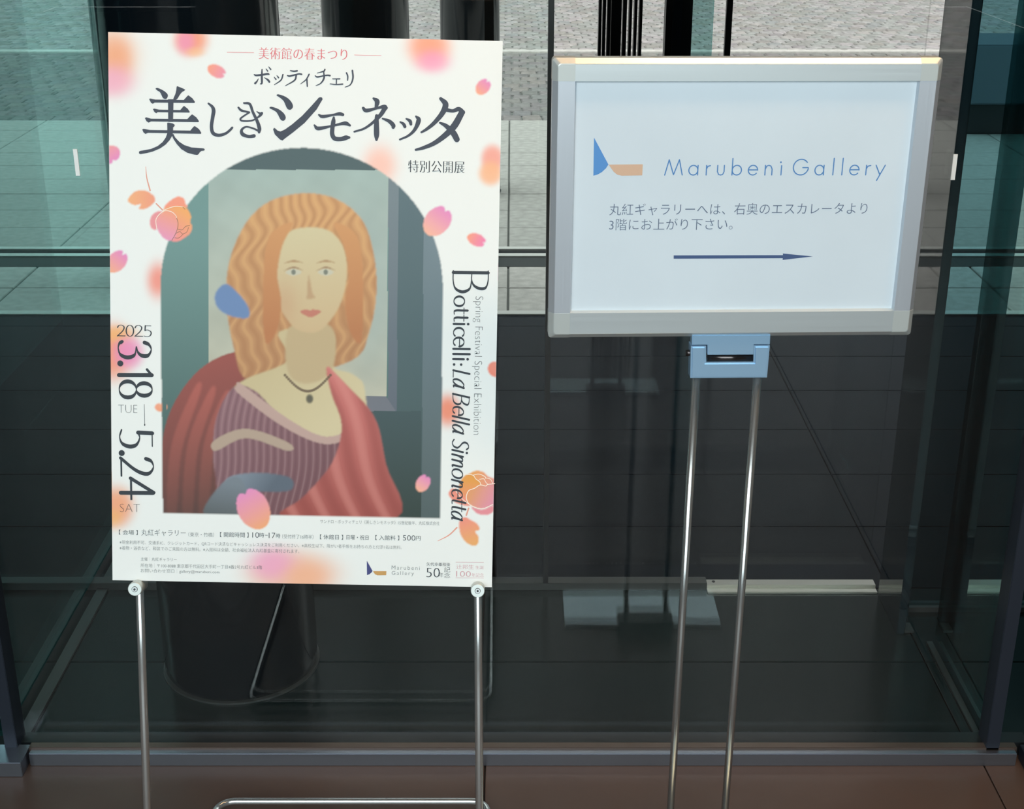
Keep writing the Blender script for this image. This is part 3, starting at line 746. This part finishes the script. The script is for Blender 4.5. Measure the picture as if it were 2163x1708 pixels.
cpoly(A([(762, 1098), (782, 1095), (800, 1130), (840, 1172), (890, 1205), (960, 1228), (1083, 1238), (1094, 1248), (1088, 1260), (1060, 1264), (1045, 1275), (1032, 1296), (1018, 1303), (990, 1300), (920, 1282), (860, 1245), (815, 1195), (782, 1145)]))
for st_ in ([(1130, 792, 18), (1168, 825, 30), (1181, 865, 38), (1172, 930, 36), (1160, 1020, 34), (1175, 1085, 36), (1230, 1108, 32), (1300, 1090, 26), (1345, 1055, 24), (1366, 1032, 22)],
            [(1428, 833, 20), (1455, 860, 24), (1500, 872, 20), (1535, 880, 20)], [(1535, 882, 16), (1490, 910, 16), (1447, 945, 18), (1470, 965, 18), (1560, 962, 16), (1620, 930, 18), (1648, 905, 28), (1660, 888, 26)], [(1610, 872, 8), (1640, 890, 20), (1662, 890, 20)],
            [(1482, 788, 18), (1540, 798, 26), (1572, 880, 26), (1615, 970, 32), (1636, 1040, 38), (1632, 1078, 24)],
            [(1638, 1072, 22), (1580, 1042, 18), (1505, 1024, 18), (1460, 1055, 26), (1470, 1098, 38), (1530, 1120, 30), (1582, 1114, 36)]):
    I.stroke(A(st_))
cpoly(soft(A([(1806, 712), (1826, 701), (1900, 727), (1950, 772), (1970, 822), (1948, 853), (1920, 850), (1902, 825), (1878, 770), (1838, 733)])))
cpoly(soft(A([(1736, 838), (1756, 824), (1830, 850), (1880, 892), (1898, 932), (1882, 962), (1855, 960), (1838, 938), (1808, 882), (1768, 855)])))
cpoly(A([(1772, 1050), (1780, 1034), (1792, 1038), (1815, 1060), (1845, 1070), (1890, 1050), (1960, 1000), (2060, 915), (2163, 805), (2225, 735), (2240, 729), (2258, 733), (2264, 750), (2205, 850), (2085, 985), (1975, 1075), (1895, 1135), (1865, 1160), (1840, 1150), (1790, 1100)]))
for st_ in ([(252, 905, 18), (290, 922, 34), (390, 906, 22), (455, 895, 34), (490, 903, 30)],
            [(208, 1008, 18), (245, 1040, 38), (370, 1018, 22), (470, 995, 28), (520, 990, 40), (560, 1010, 22)],
            [(400, 930, 20), (396, 970, 42), (386, 1040, 42), (385, 1100, 44), (410, 1140, 44), (470, 1146, 42), (520, 1132, 46), (552, 1130, 26)],
            [(795, 742, 22), (830, 772, 50), (820, 830, 30)],
            [(692, 838, 28), (725, 862, 38), (830, 838, 24), (900, 824, 40), (920, 836, 34)], [(905, 842, 46), (865, 905, 40), (790, 980, 28), (700, 1042, 22), (604, 1072, 18)],
            [(826, 915, 34), (824, 1000, 50), (825, 1100, 52), (824, 1152, 26)],
            [(884, 942, 16), (950, 968, 36), (990, 1008, 42), (990, 1028, 34)],
            [(1060, 976, 16), (1092, 996, 30), (1106, 1022, 32)], [(1120, 944, 16), (1156, 966, 34), (1166, 998, 28)],
            [(1216, 920, 18), (1243, 958, 46), (1205, 1050, 34), (1140, 1112, 24), (1056, 1150, 18)],
            [(1462, 744, 32), (1510, 800, 58), (1480, 885, 52), (1400, 982, 40), (1325, 1045, 30), (1270, 1078, 20)],
            [(1500, 850, 40), (1580, 866, 34), (1640, 848, 44), (1682, 880, 46)], [(1668, 890, 60), (1600, 1010, 66), (1515, 1100, 56), (1400, 1185, 44), (1290, 1232, 34), (1214, 1252, 22)],
            [(1455, 984, 20), (1515, 1015, 42), (1585, 1082, 60), (1622, 1148, 58)]):
    I.stroke(B(st_))
I.make('headline', M_INK, sheet)
I = Ink(PP, N1)
for st_ in ([(1585, 505, 10), (1610, 513, 15), (1715, 500, 16), (1732, 504, 10)], [(1662, 455, 10), (1660, 520, 17), (1660, 590, 15), (1645, 598, 8)], [(1625, 548, 6), (1612, 572, 12), (1594, 592, 18)], [(1685, 535, 5), (1720, 558, 16), (1735, 578, 16)],
            [(1702, 448, 6), (1718, 470, 12)], [(1728, 428, 6), (1748, 453, 12)],
            [(1783, 530, 6), (1800, 552, 12)], [(1810, 515, 6), (1826, 536, 12)], [(1870, 505, 12), (1850, 560, 11), (1785, 606, 6)],
            [(1945, 466, 10), (1980, 472, 12), (2010, 468, 14)], [(1915, 515, 10), (1940, 520, 14), (2020, 500, 12), (2055, 502, 14)], [(2002, 512, 14), (1985, 562, 13), (1895, 616, 6)]):
    I.stroke(A(st_), 1.2)
for st_ in ([(155, 502, 12), (125, 555, 10), (70, 598, 5)], [(133, 550, 12), (137, 622, 11)],
            [(312, 454, 12), (300, 472, 12), (235, 490, 5)], [(215, 517, 8), (240, 528, 13), (330, 512, 11), (362, 516, 14)], [(300, 482, 10), (303, 540, 15), (270, 592, 10), (222, 616, 5)],
            [(388, 548, 7), (460, 548, 10)], [(426, 550, 10), (425, 598, 10)], [(364, 598, 8), (420, 604, 9), (488, 600, 12)],
            [(526, 488, 12), (538, 520, 12), (537, 562, 10)], [(585, 465, 14), (590, 540, 14), (565, 605, 10), (512, 630, 6)]):
    I.stroke(B(st_), 1.2)
I.make('subheading', M_INK, sheet)
def print_text(name, mat, items, n=N1, parent=None):
    q = Ink(PP, n)
    for it in items: q.text(*it[:4], **(it[4] if len(it) > 4 else {}))
    return q.make(name, mat, parent or sheet)
S1 = dict(thin=.012, smear=.5)
q = Ink(PP, N1); q.text('美術館の春まつり', (547, 124.5), (733, 127), 24, thin=.02, smear=1.0, res=5)
q.stroke([(479.6, 110.2, .9), (536, 111.2, .9)]); q.stroke([(748.7, 116, .9), (805, 117.4, .9)]); q.make('festival_line', M_INKR, sheet)
print_text('show_line', M_INKD, [('特別公開展', (862.5, 363.5), (981, 365.5), 25, dict(thin=.02, smear=1.1, res=5))])
# dates
q = Ink(PP, N1)
q.glyphs('2025', (247.8, 709.5), (322, 711), 23.5, 2.6, 1.2)
q.glyphs('3.18', (249.5, 721), (252.5, 846), 69, 8.5, 2.2)
q.glyphs('5.24', (252.5, 906), (255.5, 1056), 69, 8.5, 2.2)
q.text('TUE', (250, 871.5), (290, 872), 17, thin=.03); q.text('SAT', (253.5, 1080.5), (295.5, 1081), 17, thin=.03)
q.stroke([(304.8, 853.6, .8), (305.6, 897, .8)]); q.stroke([(305.6, 896, 2.4), (305.6, 898, 2.4)])
q.make('date_lettering', M_INKD, sheet)
# vertical title
q = Ink(PP, N1+.0001)
q.glyphs('B', (957.5, 571), (957, 624), 74, 6.5, 2.2)
q.glyphs('otticelli:', (959, 625), (957, 776), 34, 4.6, 1.8)
q.glyphs('La Bella Simonetta', (957.5, 779), (953.5, 1098), 34, 4.2, 1.6, slant=.22)
q.text('Spring Festival Special Exhibition', (999.5, 625.5), (994.8, 917.5), 21, thin=.025, res=4)
q.make('title_lettering', M_INKD, sheet)
# flower lines and stems
for s_ in ([(308, 352, 1), (310, 375, 2.2), (317, 402, 3)], [(330, 430, 2.6), (343, 443, 2.6)], [(990, 1073, 3.2), (985, 1088, 3.2)], [(965, 1114, 3), (948, 1130, 2.5), (925, 1142, 1.2)]):
    q = Ink(PP, N1-.0002); q.stroke(s_); q.make('flower_stem', M_STEM, sheet)
q = Ink(PP, N1-.0001)
for s_ in ([(345, 444, 1.2), (368, 436, 1.4), (387, 437, 1.2)], [(331, 483, 1.2), (330, 462, 1.4), (345, 446, 1.4), (362, 447, 1.4), (372, 456, 1.2), (373, 460, 1.2)]): q.stroke(s_)
q.make('flower_outline', M_CREAM, sheet)
q = Ink(PP, N1-.0001)
for s_ in ([(976, 1002, 1.4), (990, 1001.5, 1.4), (1000, 1004, 1.4), (1005, 1011, 1.4), (1013, 1017, 1.4), (1016, 1024, 1.4)], [(1000, 1003, 1.4), (1012, 1001, 1.4), (1024, 1006, 1.4), (1026, 1010, 1.4)], [(1013, 1012, 1.2), (1022, 1011, 1.2), (1026, 1018, 1.2), (1030, 1022, 1.2)], [(1026, 1009, 1.2), (1036, 1012, 1.2), (1041, 1021, 1.2)],
           [(1045, 1021, 1.6), (1030, 1023, 1.6), (1026, 1026, 1.6), (1014, 1024, 1.6), (1002, 1031, 1.6), (990, 1036, 1.6), (985, 1050, 1.6), (990, 1063, 1.6), (1003, 1071, 1.6), (1020, 1074, 1.6), (1041, 1065, 1.6)], [(958, 1030, 1.2), (975, 1052, 1.4), (990, 1064, 1.4)]): q.stroke(s_)
q.make('flower_outline', M_CREAM, sheet)
q = Ink(PP, N1-.0001)
for s_ in ([(373, 460, .9), (376, 470, .9), (375, 482, .9), (370, 495, .9), (363, 507, .9)], [(376, 484, .8), (385, 485, .8), (392, 478, .8), (401, 476, .8)], [(371, 493, .8), (380, 489, .8), (386, 494, .8), (395, 489, .8), (398, 480, .8)], [(369, 502, .8), (378, 502, .8), (386, 495, .8)], [(386, 437, .8), (391, 442, .8)]): q.stroke(s_)
q.make('petal_lines', M_LINE, sheet)
# small print
print_text('small_print', M_INKG, [
 ('【 会場 】', (251, 1128.5), (291, 1129.5), 10.5), ('丸紅ギャラリー', (298.6, 1131), (392.4, 1132), 14, dict(thin=.008)), ('（東京・竹橋）', (398, 1133), (452, 1134), 9.5, dict(thin=.01)),
 ('【 開館時間 】', (464.7, 1134), (525, 1135), 11), ('時', (548, 1134.6), (558, 1134.8), 10), ('−', (560, 1130.5), (565.5, 1130.6), 1.1), ('時', (583, 1136), (592, 1136.2), 10),
 ('（受付終了16時半）', (596, 1137), (662, 1138.5), 9.5, dict(thin=.01)), ('【 休館日 】', (675.7, 1138.5), (724.6, 1139.5), 10.5), ('日曜・祝日', (731.7, 1139), (778.4, 1140), 10),
 ('【 入館料 】', (792.7, 1140), (843.3, 1141), 10.5), ('円', (878.5, 1141), (888.4, 1141.2), 9.5),
 ('※現金利用不可。交通系IC、クレジットカード、QRコード決済などキャッシュレス決済をご利用ください。※高校生以下、障がい者手帳をお持ちの方と付添1名は無料。', (252.6, 1149), (848.6, 1160), 8.5, dict(thin=.012, res=2)),
 ('※着物・浴衣など、和装でのご来館の方は無料。※入館料は全額、社会福祉法人丸紅基金に寄付されます。', (252.6, 1160.8), (632, 1168), 8.5, dict(thin=.012, res=2)),
 ('主催｜丸紅ギャラリー', (297.3, 1184), (373.4, 1185.5), 8, dict(thin=.012, res=2)),
 ('所在地｜〒100-8088 東京都千代田区大手町一丁目4番2号丸紅ビル3階', (297.3, 1198), (553.6, 1202.5), 9, dict(thin=.012, res=2)),
 ('お問い合わせ窓口｜gallery@marubeni.com', (297.3, 1209.5), (463.7, 1212.5), 9.5, dict(thin=.012, res=2)),
 ('サンドロ・ボッティチェリ《美しきシモネッタ》15世紀後半、丸紅株式会社', (676.4, 1104.8), (928.4, 1109), 8.2, dict(thin=.012, res=2)),
])
print_text('hour_figure', M_INKD, [('10', (533, 1135), (547, 1135.3), 11.5, dict(thin=.01))])
print_text('hour_figure', M_INKD, [('17', (567.6, 1136), (581.6, 1136.3), 11.5, dict(thin=.01))])
print_text('price_figure', M_INKD, [('500', (851, 1141), (877, 1141.6), 11.5, dict(thin=.01))])
print_text('gallery_name', M_INKG, [('Marubeni', (827.4, 1202.3), (886.5, 1203.5), 8.5, dict(thin=.015, space=1.3)), ('Gallery', (827.4, 1216), (874, 1217), 10.6, dict(thin=.015, space=1.3))])
print_text('anniversary_mark', M_INKD, [('矢代幸雄歿後', (901, 1194.6), (950.7, 1195.6), 7.6, dict(thin=.015, smear=.3)), ('50', (900.7, 1218.4), (928.4, 1219), 20, dict(thin=.025, smear=.9)), ('年', (927, 1218.7), (936, 1219), 10.5, dict(thin=.01)),
 ('記', (938, 1208), (950.7, 1208.3), 11, dict(thin=.01)), ('念', (938, 1219.6), (950.7, 1219.8), 10.5, dict(thin=.01))])
q = Ink(PP, N1); q.stroke([(962.8, 1187, .8), (1021.5, 1187.4, .8)]); q.stroke([(962.8, 1220, .8), (1021.5, 1220.6, .8)])
for a_ in (('辻邦生', (964, 1201.5), (1000.7, 1202), 10), ('生誕', (1004.5, 1201.6), (1021.5, 1201.8), 7.4), ('100', (963.5, 1217.4), (994.3, 1217.8), 12), ('年記念', (996.5, 1218), (1021.5, 1218.4), 8.2)): q.text(*a_, thin=.014, smear=.2)
q.make('centenary_mark', M_INKR2, sheet)
def sub(ox, oy, s, pts): return [(ox+x/s, oy+y/s) for x, y in pts]
q = Ink(PP, N1); q.poly(sub(620, 1080, K, [(728, 488), (785, 590), (775, 605), (755, 622), (730, 631)])); q.make('logo_sail', M_NAVYI, sheet)
q = Ink(PP, N1); q.poly(sub(620, 1080, K, [(790, 592), (922, 592), (920, 632), (835, 633), (812, 624), (800, 610)])); q.make('logo_hull', M_OCHRE, sheet)

# --- the poster stand ---------------------------------------------------------------------------
pst = empty('poster_stand', (-.28, 1.72, 0)); tag(pst, 'slim steel easel stand holding up the tall exhibition poster', 'stand')
def pp(u, n, v): return PP.M @ Vector((u, -n, v))
stand_loc = pst.location
def P_(v): return Vector(v)-stand_loc
nb = -.018
feet = []
for pxa, pya, pxb, pyb in ((295.5, 1262, 311, 1706), (1009.4, 1265, 1013, 1706)):
    a = PP.uv(pxa, pya, nb); b = PP.uv(pxb, pyb, nb); A3, B3 = pp(a[0], nb, a[1]), pp(b[0], nb, b[1])
    dirn = (B3-A3).normalized(); t = (.012-A3.z)/dirn.z; foot = A3+dirn*(t-.03); top = A3-dirn*.42
    feet.append((A3, foot, top, A3+dirn*t, dirn))
YB = ground(740, 1691, .012).y
for k, (A3, foot, top, fl_, dn) in enumerate(feet):
    tubeobj('pole', [P_(top), P_(foot)], .0057, M_STEEL, pst)
zl = .0115
xa = ground(458, 1700, zl).x; xb = ground(1031, 1700, zl).x
def arc(cx, cy, r, a0, a1, n=8): return [Vector((cx+r*math.cos(math.radians(a0+(a1-a0)*i/n)), cy+r*math.sin(math.radians(a0+(a1-a0)*i/n)), zl)) for i in range(n+1)]
R = .03
loop = []
f0, f1 = feet[0], feet[1]
loop += [f0[1], f0[3]+Vector((0, .004, .008)), Vector((f0[3].x+.001, f0[3].y+.03, zl))]
loop += [Vector((xa, YB-R-.03, zl))] + arc(xa+R, YB-R, R, 180, 90) + arc(xb-R, YB-R, R, 90, 0) + [Vector((xb, YB-R-.03, zl))]
loop += [Vector((f1[3].x-.001, f1[3].y+.03, zl)), f1[3]+Vector((0, .004, .008)), f1[1]]
tubeobj('base_loop', [P_(v) for v in loop], .0057, M_STEEL, pst)
cross = [pp(PP.uv(300, 900, nb)[0], nb, -.05), pp(PP.uv(1010, 900, nb)[0], nb, -.05)]
tubeobj('cross_rail', [P_(c) for c in cross], .004, M_STEEL, pst)
for k, (px, py) in enumerate(((284.5, 1244), (1009, 1247.5))):
    c = PP.uv(px, py, .016); r = .0096
    kb = empty('knob', P_(pp(c[0], .016, c[1]))); kb.parent = pst
    R3 = PP.M.to_3x3(); ax = R3 @ Vector((0, -1, 0))
    bm = bmesh.new(); tube(bm, [-ax*.034, -ax*.0015, Vector((0, 0, 0))], [r, r, r-.0008], 36)
    me = finish(bm, 'knob'); bpy.data.objects.remove(kb)
    kb = link('knob', me, M_KNOB, pst); kb.location = P_(pp(c[0], .016, c[1]))
    bm = bmesh.new(); tube(bm, [-ax*.0005, ax*.0005], .0040, 28); o = link('bolt_seat', finish(bm, 'bolt_seat'), M_DKCHROME, kb)
    bm = bmesh.new(); tube(bm, [ax*.0004, ax*.0012], .0033, 28); o = link('bolt_head', finish(bm, 'bolt_head'), M_STEEL, kb)
    bm = bmesh.new(); tube(bm, [ax*.0011, ax*.0014], .0017, 6); o = link('hex_socket', finish(bm, 'hex_socket'), M_BLACK, kb)

# ------------------------------------------------------------------ framed direction sign
SP = Plane((.2833, 1.7005, 1.1288), math.radians(2.2), math.radians(-.0), math.radians(.3))
SW, SH = .459, .3405
sign = empty('direction_sign'); sign.matrix_world = SP.M
tag(sign, 'landscape aluminium framed direction sign on twin steel poles, blue lettering and arrow', 'sign')
hw, hh = SW/2, SH/2
def prism(name, L0, L1, prof, place, mat, parent):
    """profile (inward w, depth n) swept from L0 to L1; place(l,w,n)->local"""
    bm = bmesh.new()
    a = [bm.verts.new(place(L0, w_, n_)) for w_, n_ in prof]; b = [bm.verts.new(place(L1, w_, n_)) for w_, n_ in prof]
    k = len(prof)
    for i in range(k): bm.faces.new([a[i], a[(i+1) % k], b[(i+1) % k], b[i]])
    bm.faces.new(a[::-1]); bm.faces.new(b)
    bmesh.ops.recalc_face_normals(bm, faces=bm.faces)
    return link(name, finish(bm, name), mat, parent)
def prof(wd, e=0.0):
    return [(-.006-e, -.022), (-.006-e, -.0065), (0-e, -.0004+e), (.0006, e), (wd, e), (wd+.002, -.0055), (wd+.002, -.022)]
T_, B_, S_ = .0205, .0285, .0208
cw = .0208
top_ = prism('frame_bar', -hw+cw, hw-cw, prof(T_), lambda l, w_, n_: (l, -n_, hh-w_), M_ALU, sign)
bot_ = prism('frame_bar', -hw+cw, hw-cw, prof(B_), lambda l, w_, n_: (l, -n_, -hh+w_), M_ALU, sign)
lef_ = prism('frame_bar', -hh+B_, hh-T_, prof(S_), lambda l, w_, n_: (-hw+w_, -n_, l), M_ALUV, sign)
rig_ = prism('frame_bar', -hh+B_, hh-T_, prof(S_), lambda l, w_, n_: (hw-w_, -n_, l), M_ALUV, sign)
def cap(sx, sz, ww, hhh):
    bm = bmesh.new(); e = .0003
    rings = []
    for ins, n_ in ((-.006-e, -.022), (-.006-e, -.0065), (-e, -.0004+e), (.0006, e)):
        x_out, z_out = hw-ins, hh-ins; x_in, z_in = hw-ww, hh-hhh
        rr = .004
        ring = [(x_in, z_in), (x_out, z_in)] + [(x_out-rr+rr*math.cos(t), z_out-rr+rr*math.sin(t)) for t in (0, .4, .8, 1.2, math.pi/2)] + [(x_in, z_out)]
        rings.append([bm.verts.new((sx*x, -n_, sz*z)) for x, z in ring])
    for a, b in zip(rings, rings[1:]):
        for i in range(len(a)): bm.faces.new([a[i], a[(i+1) % len(a)], b[(i+1) % len(a)], b[i]])
    bm.faces.new(rings[-1]); bm.faces.new(rings[0][::-1])
    bmesh.ops.recalc_face_normals(bm, faces=bm.faces)
    return link('corner_cap', finish(bm, 'corner_cap'), M_CAP, sign)
cap(-1, 1, cw, T_); cap(1, 1, cw, T_); cap(-1, -1, cw, B_); cap(1, -1, cw, B_)
M_SHEET = principled('sign_sheet', (.64, .735, .80, 1), .35, 0, .4, .15, 9, .035, 5)
bm = bmesh.new(); box(bm, -hw+.015, hw-.015, .0055, .0095, -hh+.020, hh-.015)
panel = link('sign_panel', finish(bm, 'sign_panel'), M_SHEET, sign)
bm = bmesh.new(); box(bm, -hw-.0035, hw+.0035, .0215, .024, -hh-.0035, hh+.0035)
link('back_panel', finish(bm, 'back_panel'), M_BLACK, sign)
NS = -.0053
M_BLUE = principled('blue_ink', srgb(78, 132, 190), .5, 0, .3); M_BLUE2 = principled('logo_blue', srgb(88, 146, 208), .5, 0, .3)
M_TAN = principled('logo_tan', srgb(212, 178, 152), .5, 0, .3); M_JP = principled('slate_blue_ink', srgb(92, 108, 134), .5, 0, .3)
M_ARW = principled('arrow_ink', srgb(70, 92, 134), .5, 0, .3)
C1, C2 = 4.27, 4.27
q = Ink(SP, NS); q.poly(sub(1140, 100, C1, [(490, 813), (555, 935), (620, 1056), (598, 1090), (560, 1125), (520, 1147), (484, 1157)])); q.make('logo_sail', M_BLUE2, panel)
q = Ink(SP, NS); q.poly(sub(1140, 100, C1, [(622, 1057), (930, 1054), (925, 1154), (740, 1157), (700, 1148), (668, 1122), (645, 1090)])); q.make('logo_hull', M_TAN, panel)
q = Ink(SP, NS)
q.poly([(1423, 539.2), (1653.8, 538.6), (1653.6, 535.2), (1717, 541.4), (1653.2, 548.8), (1653.3, 545.2), (1423, 546.2)]); q.make('arrow', M_ARW, panel)
q = Ink(SP, NS); q.text('丸紅ギャラリーへは、右奥のエスカレータより', (1287, 455), (1831, 452), 25, thin=.009, res=4)
q.text('3階にお上がり下さい。', (1286.5, 486.5), (1547, 485), 25, thin=.009, res=4); q.make('direction_text', M_JP, panel)
# geometric sans name, drawn letter by letter: x0,x1 (px) + strokes in unit box (x 0..1, y in cap heights)
q = Ink(SP, NS); CAPH = 33.0; by = lambda x: 369.6-(x-1400)*.0008
O = lambda cx=.5, rx=.5, a0=0, a1=360: [(cx+rx*math.cos(math.radians(a0+(a1-a0)*i/24)), .31+.31*math.sin(math.radians(a0+(a1-a0)*i/24))) for i in range(25)]
LET = [(1404, 1441, [[(0, 0), (.22, .98)], [(.22, .98), (.5, .02)], [(.5, .02), (.80, .98)], [(.80, .98), (1, 0)]]),
 (1454.5, 1473.5, [O(), [(1, .62), (1, 0)]]), (1491.5, 1499.5, [[(0, .62), (0, 0)], [(0, .38), (.35, .56), (1, .60)]]), (1515, 1529, [[(0, .62), (0, .22), (.2, .03), (.5, 0), (.8, .03), (1, .22), (1, .62)]]),
 (1546, 1565.5, [O(), [(0, 1.06), (0, 0)]]), (1580, 1599.5, [[(0, .33), (1, .33)], O(.5, .5, 0, 320)]), (1615.5, 1630, [[(0, .62), (0, 0)], [(0, .36), (.2, .57), (.5, .62), (.8, .57), (1, .38), (1, 0)]]), (1649, 1650, [[(.5, .60), (.5, 0)]]),
 (1674.5, 1706.5, [[(.5+.5*math.cos(math.radians(a)), .5+.5*math.sin(math.radians(a))) for a in range(38, 356, 12)] + [(1, .47), (.62, .47)]]),
 (1720.5, 1739, [O(), [(1, .62), (1, 0)]]), (1758.5, 1759.5, [[(.5, 1.06), (.5, 0)]]), (1777.5, 1778.5, [[(.5, 1.06), (.5, 0)]]), (1794, 1813.5, [[(0, .33), (1, .33)], O(.5, .5, 0, 320)]),
 (1828.5, 1837.5, [[(0, .62), (0, 0)], [(0, .38), (.35, .56), (1, .60)]]), (1848.5, 1867, [[(0, .62), (.52, .02)], [(1.05, .62), (.22, -.36)]])]
for x0, x1, sts in LET:
    a = SP.uv(x0, by(x0), NS); b = SP.uv(x1, by(x1), NS); m_ = (SP.uv(x0+10, by(x0), NS)[0]-a[0])/10
    for s_ in sts:
        pts = [np.array((a[0]+(b[0]-a[0])*x, a[1]+y*CAPH*m_)) for x, y in s_]
        q.ribbon_uv(pts, [2.3*m_]*len(pts))
ip = SP.uv(1649.5, 342.5, NS); q.disc_uv(ip, .0011)
q.make('name_lettering', M_BLUE, panel)
# hinge bracket
def plate(name, pts, n0, n1, mat, bev=.0008, n_map=None):
    uv = [SP.uv(x, y, n1 if n_map is None else n_map) for x, y in pts]
    bm = bmesh.new(); f = [bm.verts.new((u, -n1, v)) for u, v in uv]; b = [bm.verts.new((u, -n0, v)) for u, v in uv]
    k = len(uv); front = bm.faces.new(f); bm.faces.new(b[::-1])
    for i in range(k): bm.faces.new([f[i], b[i], b[(i+1) % k], f[(i+1) % k]])
    bmesh.ops.recalc_face_normals(bm, faces=bm.faces)
    if bev: bmesh.ops.bevel(bm, geom=list(front.edges), offset=bev, segments=2, affect='EDGES')
    return link(name, finish(bm, name), mat, sign)
Bk = lambda pts: sub(1400, 690, 7.21, pts)
plate('upper_bracket', Bk([(447, 126), (1640, 122), (1632, 268), (1388, 270), (1382, 424), (683, 428), (683, 276), (443, 278)]), -.018, -.003, M_CHROME)
plate('lower_bracket', Bk([(432, 300), (664, 298), (664, 548), (1384, 542), (1392, 292), (1636, 290), (1592, 780), (422, 788)]), -.022, -.002, M_CHROME, .0022)
u0, u1 = SP.uv(1494, 757, -.008), SP.uv(1592, 756, -.008)
tubeobj('hinge_barrel', [Vector((u0[0], .011, u0[1])), Vector((u1[0], .011, u1[1]))], .0055, M_DKCHROME, sign, 24)
pk = SP.uv(1458, 745, -.012)
tubeobj('side_bolt', [Vector((pk[0]-.006, .012, pk[1])), Vector((pk[0]+.003, .012, pk[1]))], .0042, M_DKCHROME, sign, 16)
# twin poles down to a weighted base
inv = SP.inv
ends = []
for pxa, pxb in ((1471, 1416.5), (1600, 1531.5)):
    Yp = (SP.M @ Vector((.1, .012, -.2))).y
    a = at_Y(pxa, 796, Yp); b = at_Y(pxb, 1706, Yp); d = (b-a).normalized()
    e = a + d*((.012-a.z)/d.z); ends.append(e)
    tubeobj('pole', [inv @ (a-d*.01), inv @ e], .0054, M_STEELD, sign)
bm = bmesh.new(); box(bm, .112, .442, 1.562, 1.685, 0.0, .010, .002)
for v in bm.verts: v.co = inv @ v.co
link('base_plate', finish(bm, 'base_plate'), M_PLATE, sign)
ey = ends[0].y
bm = bmesh.new(); box(bm, ends[0].x-.016, ends[1].x+.016, ey-.030, ey+.012, .0, .042, .002)
for v in bm.verts: v.co = inv @ v.co
link('foot_bracket', finish(bm, 'foot_bracket'), M_RAILD, sign)
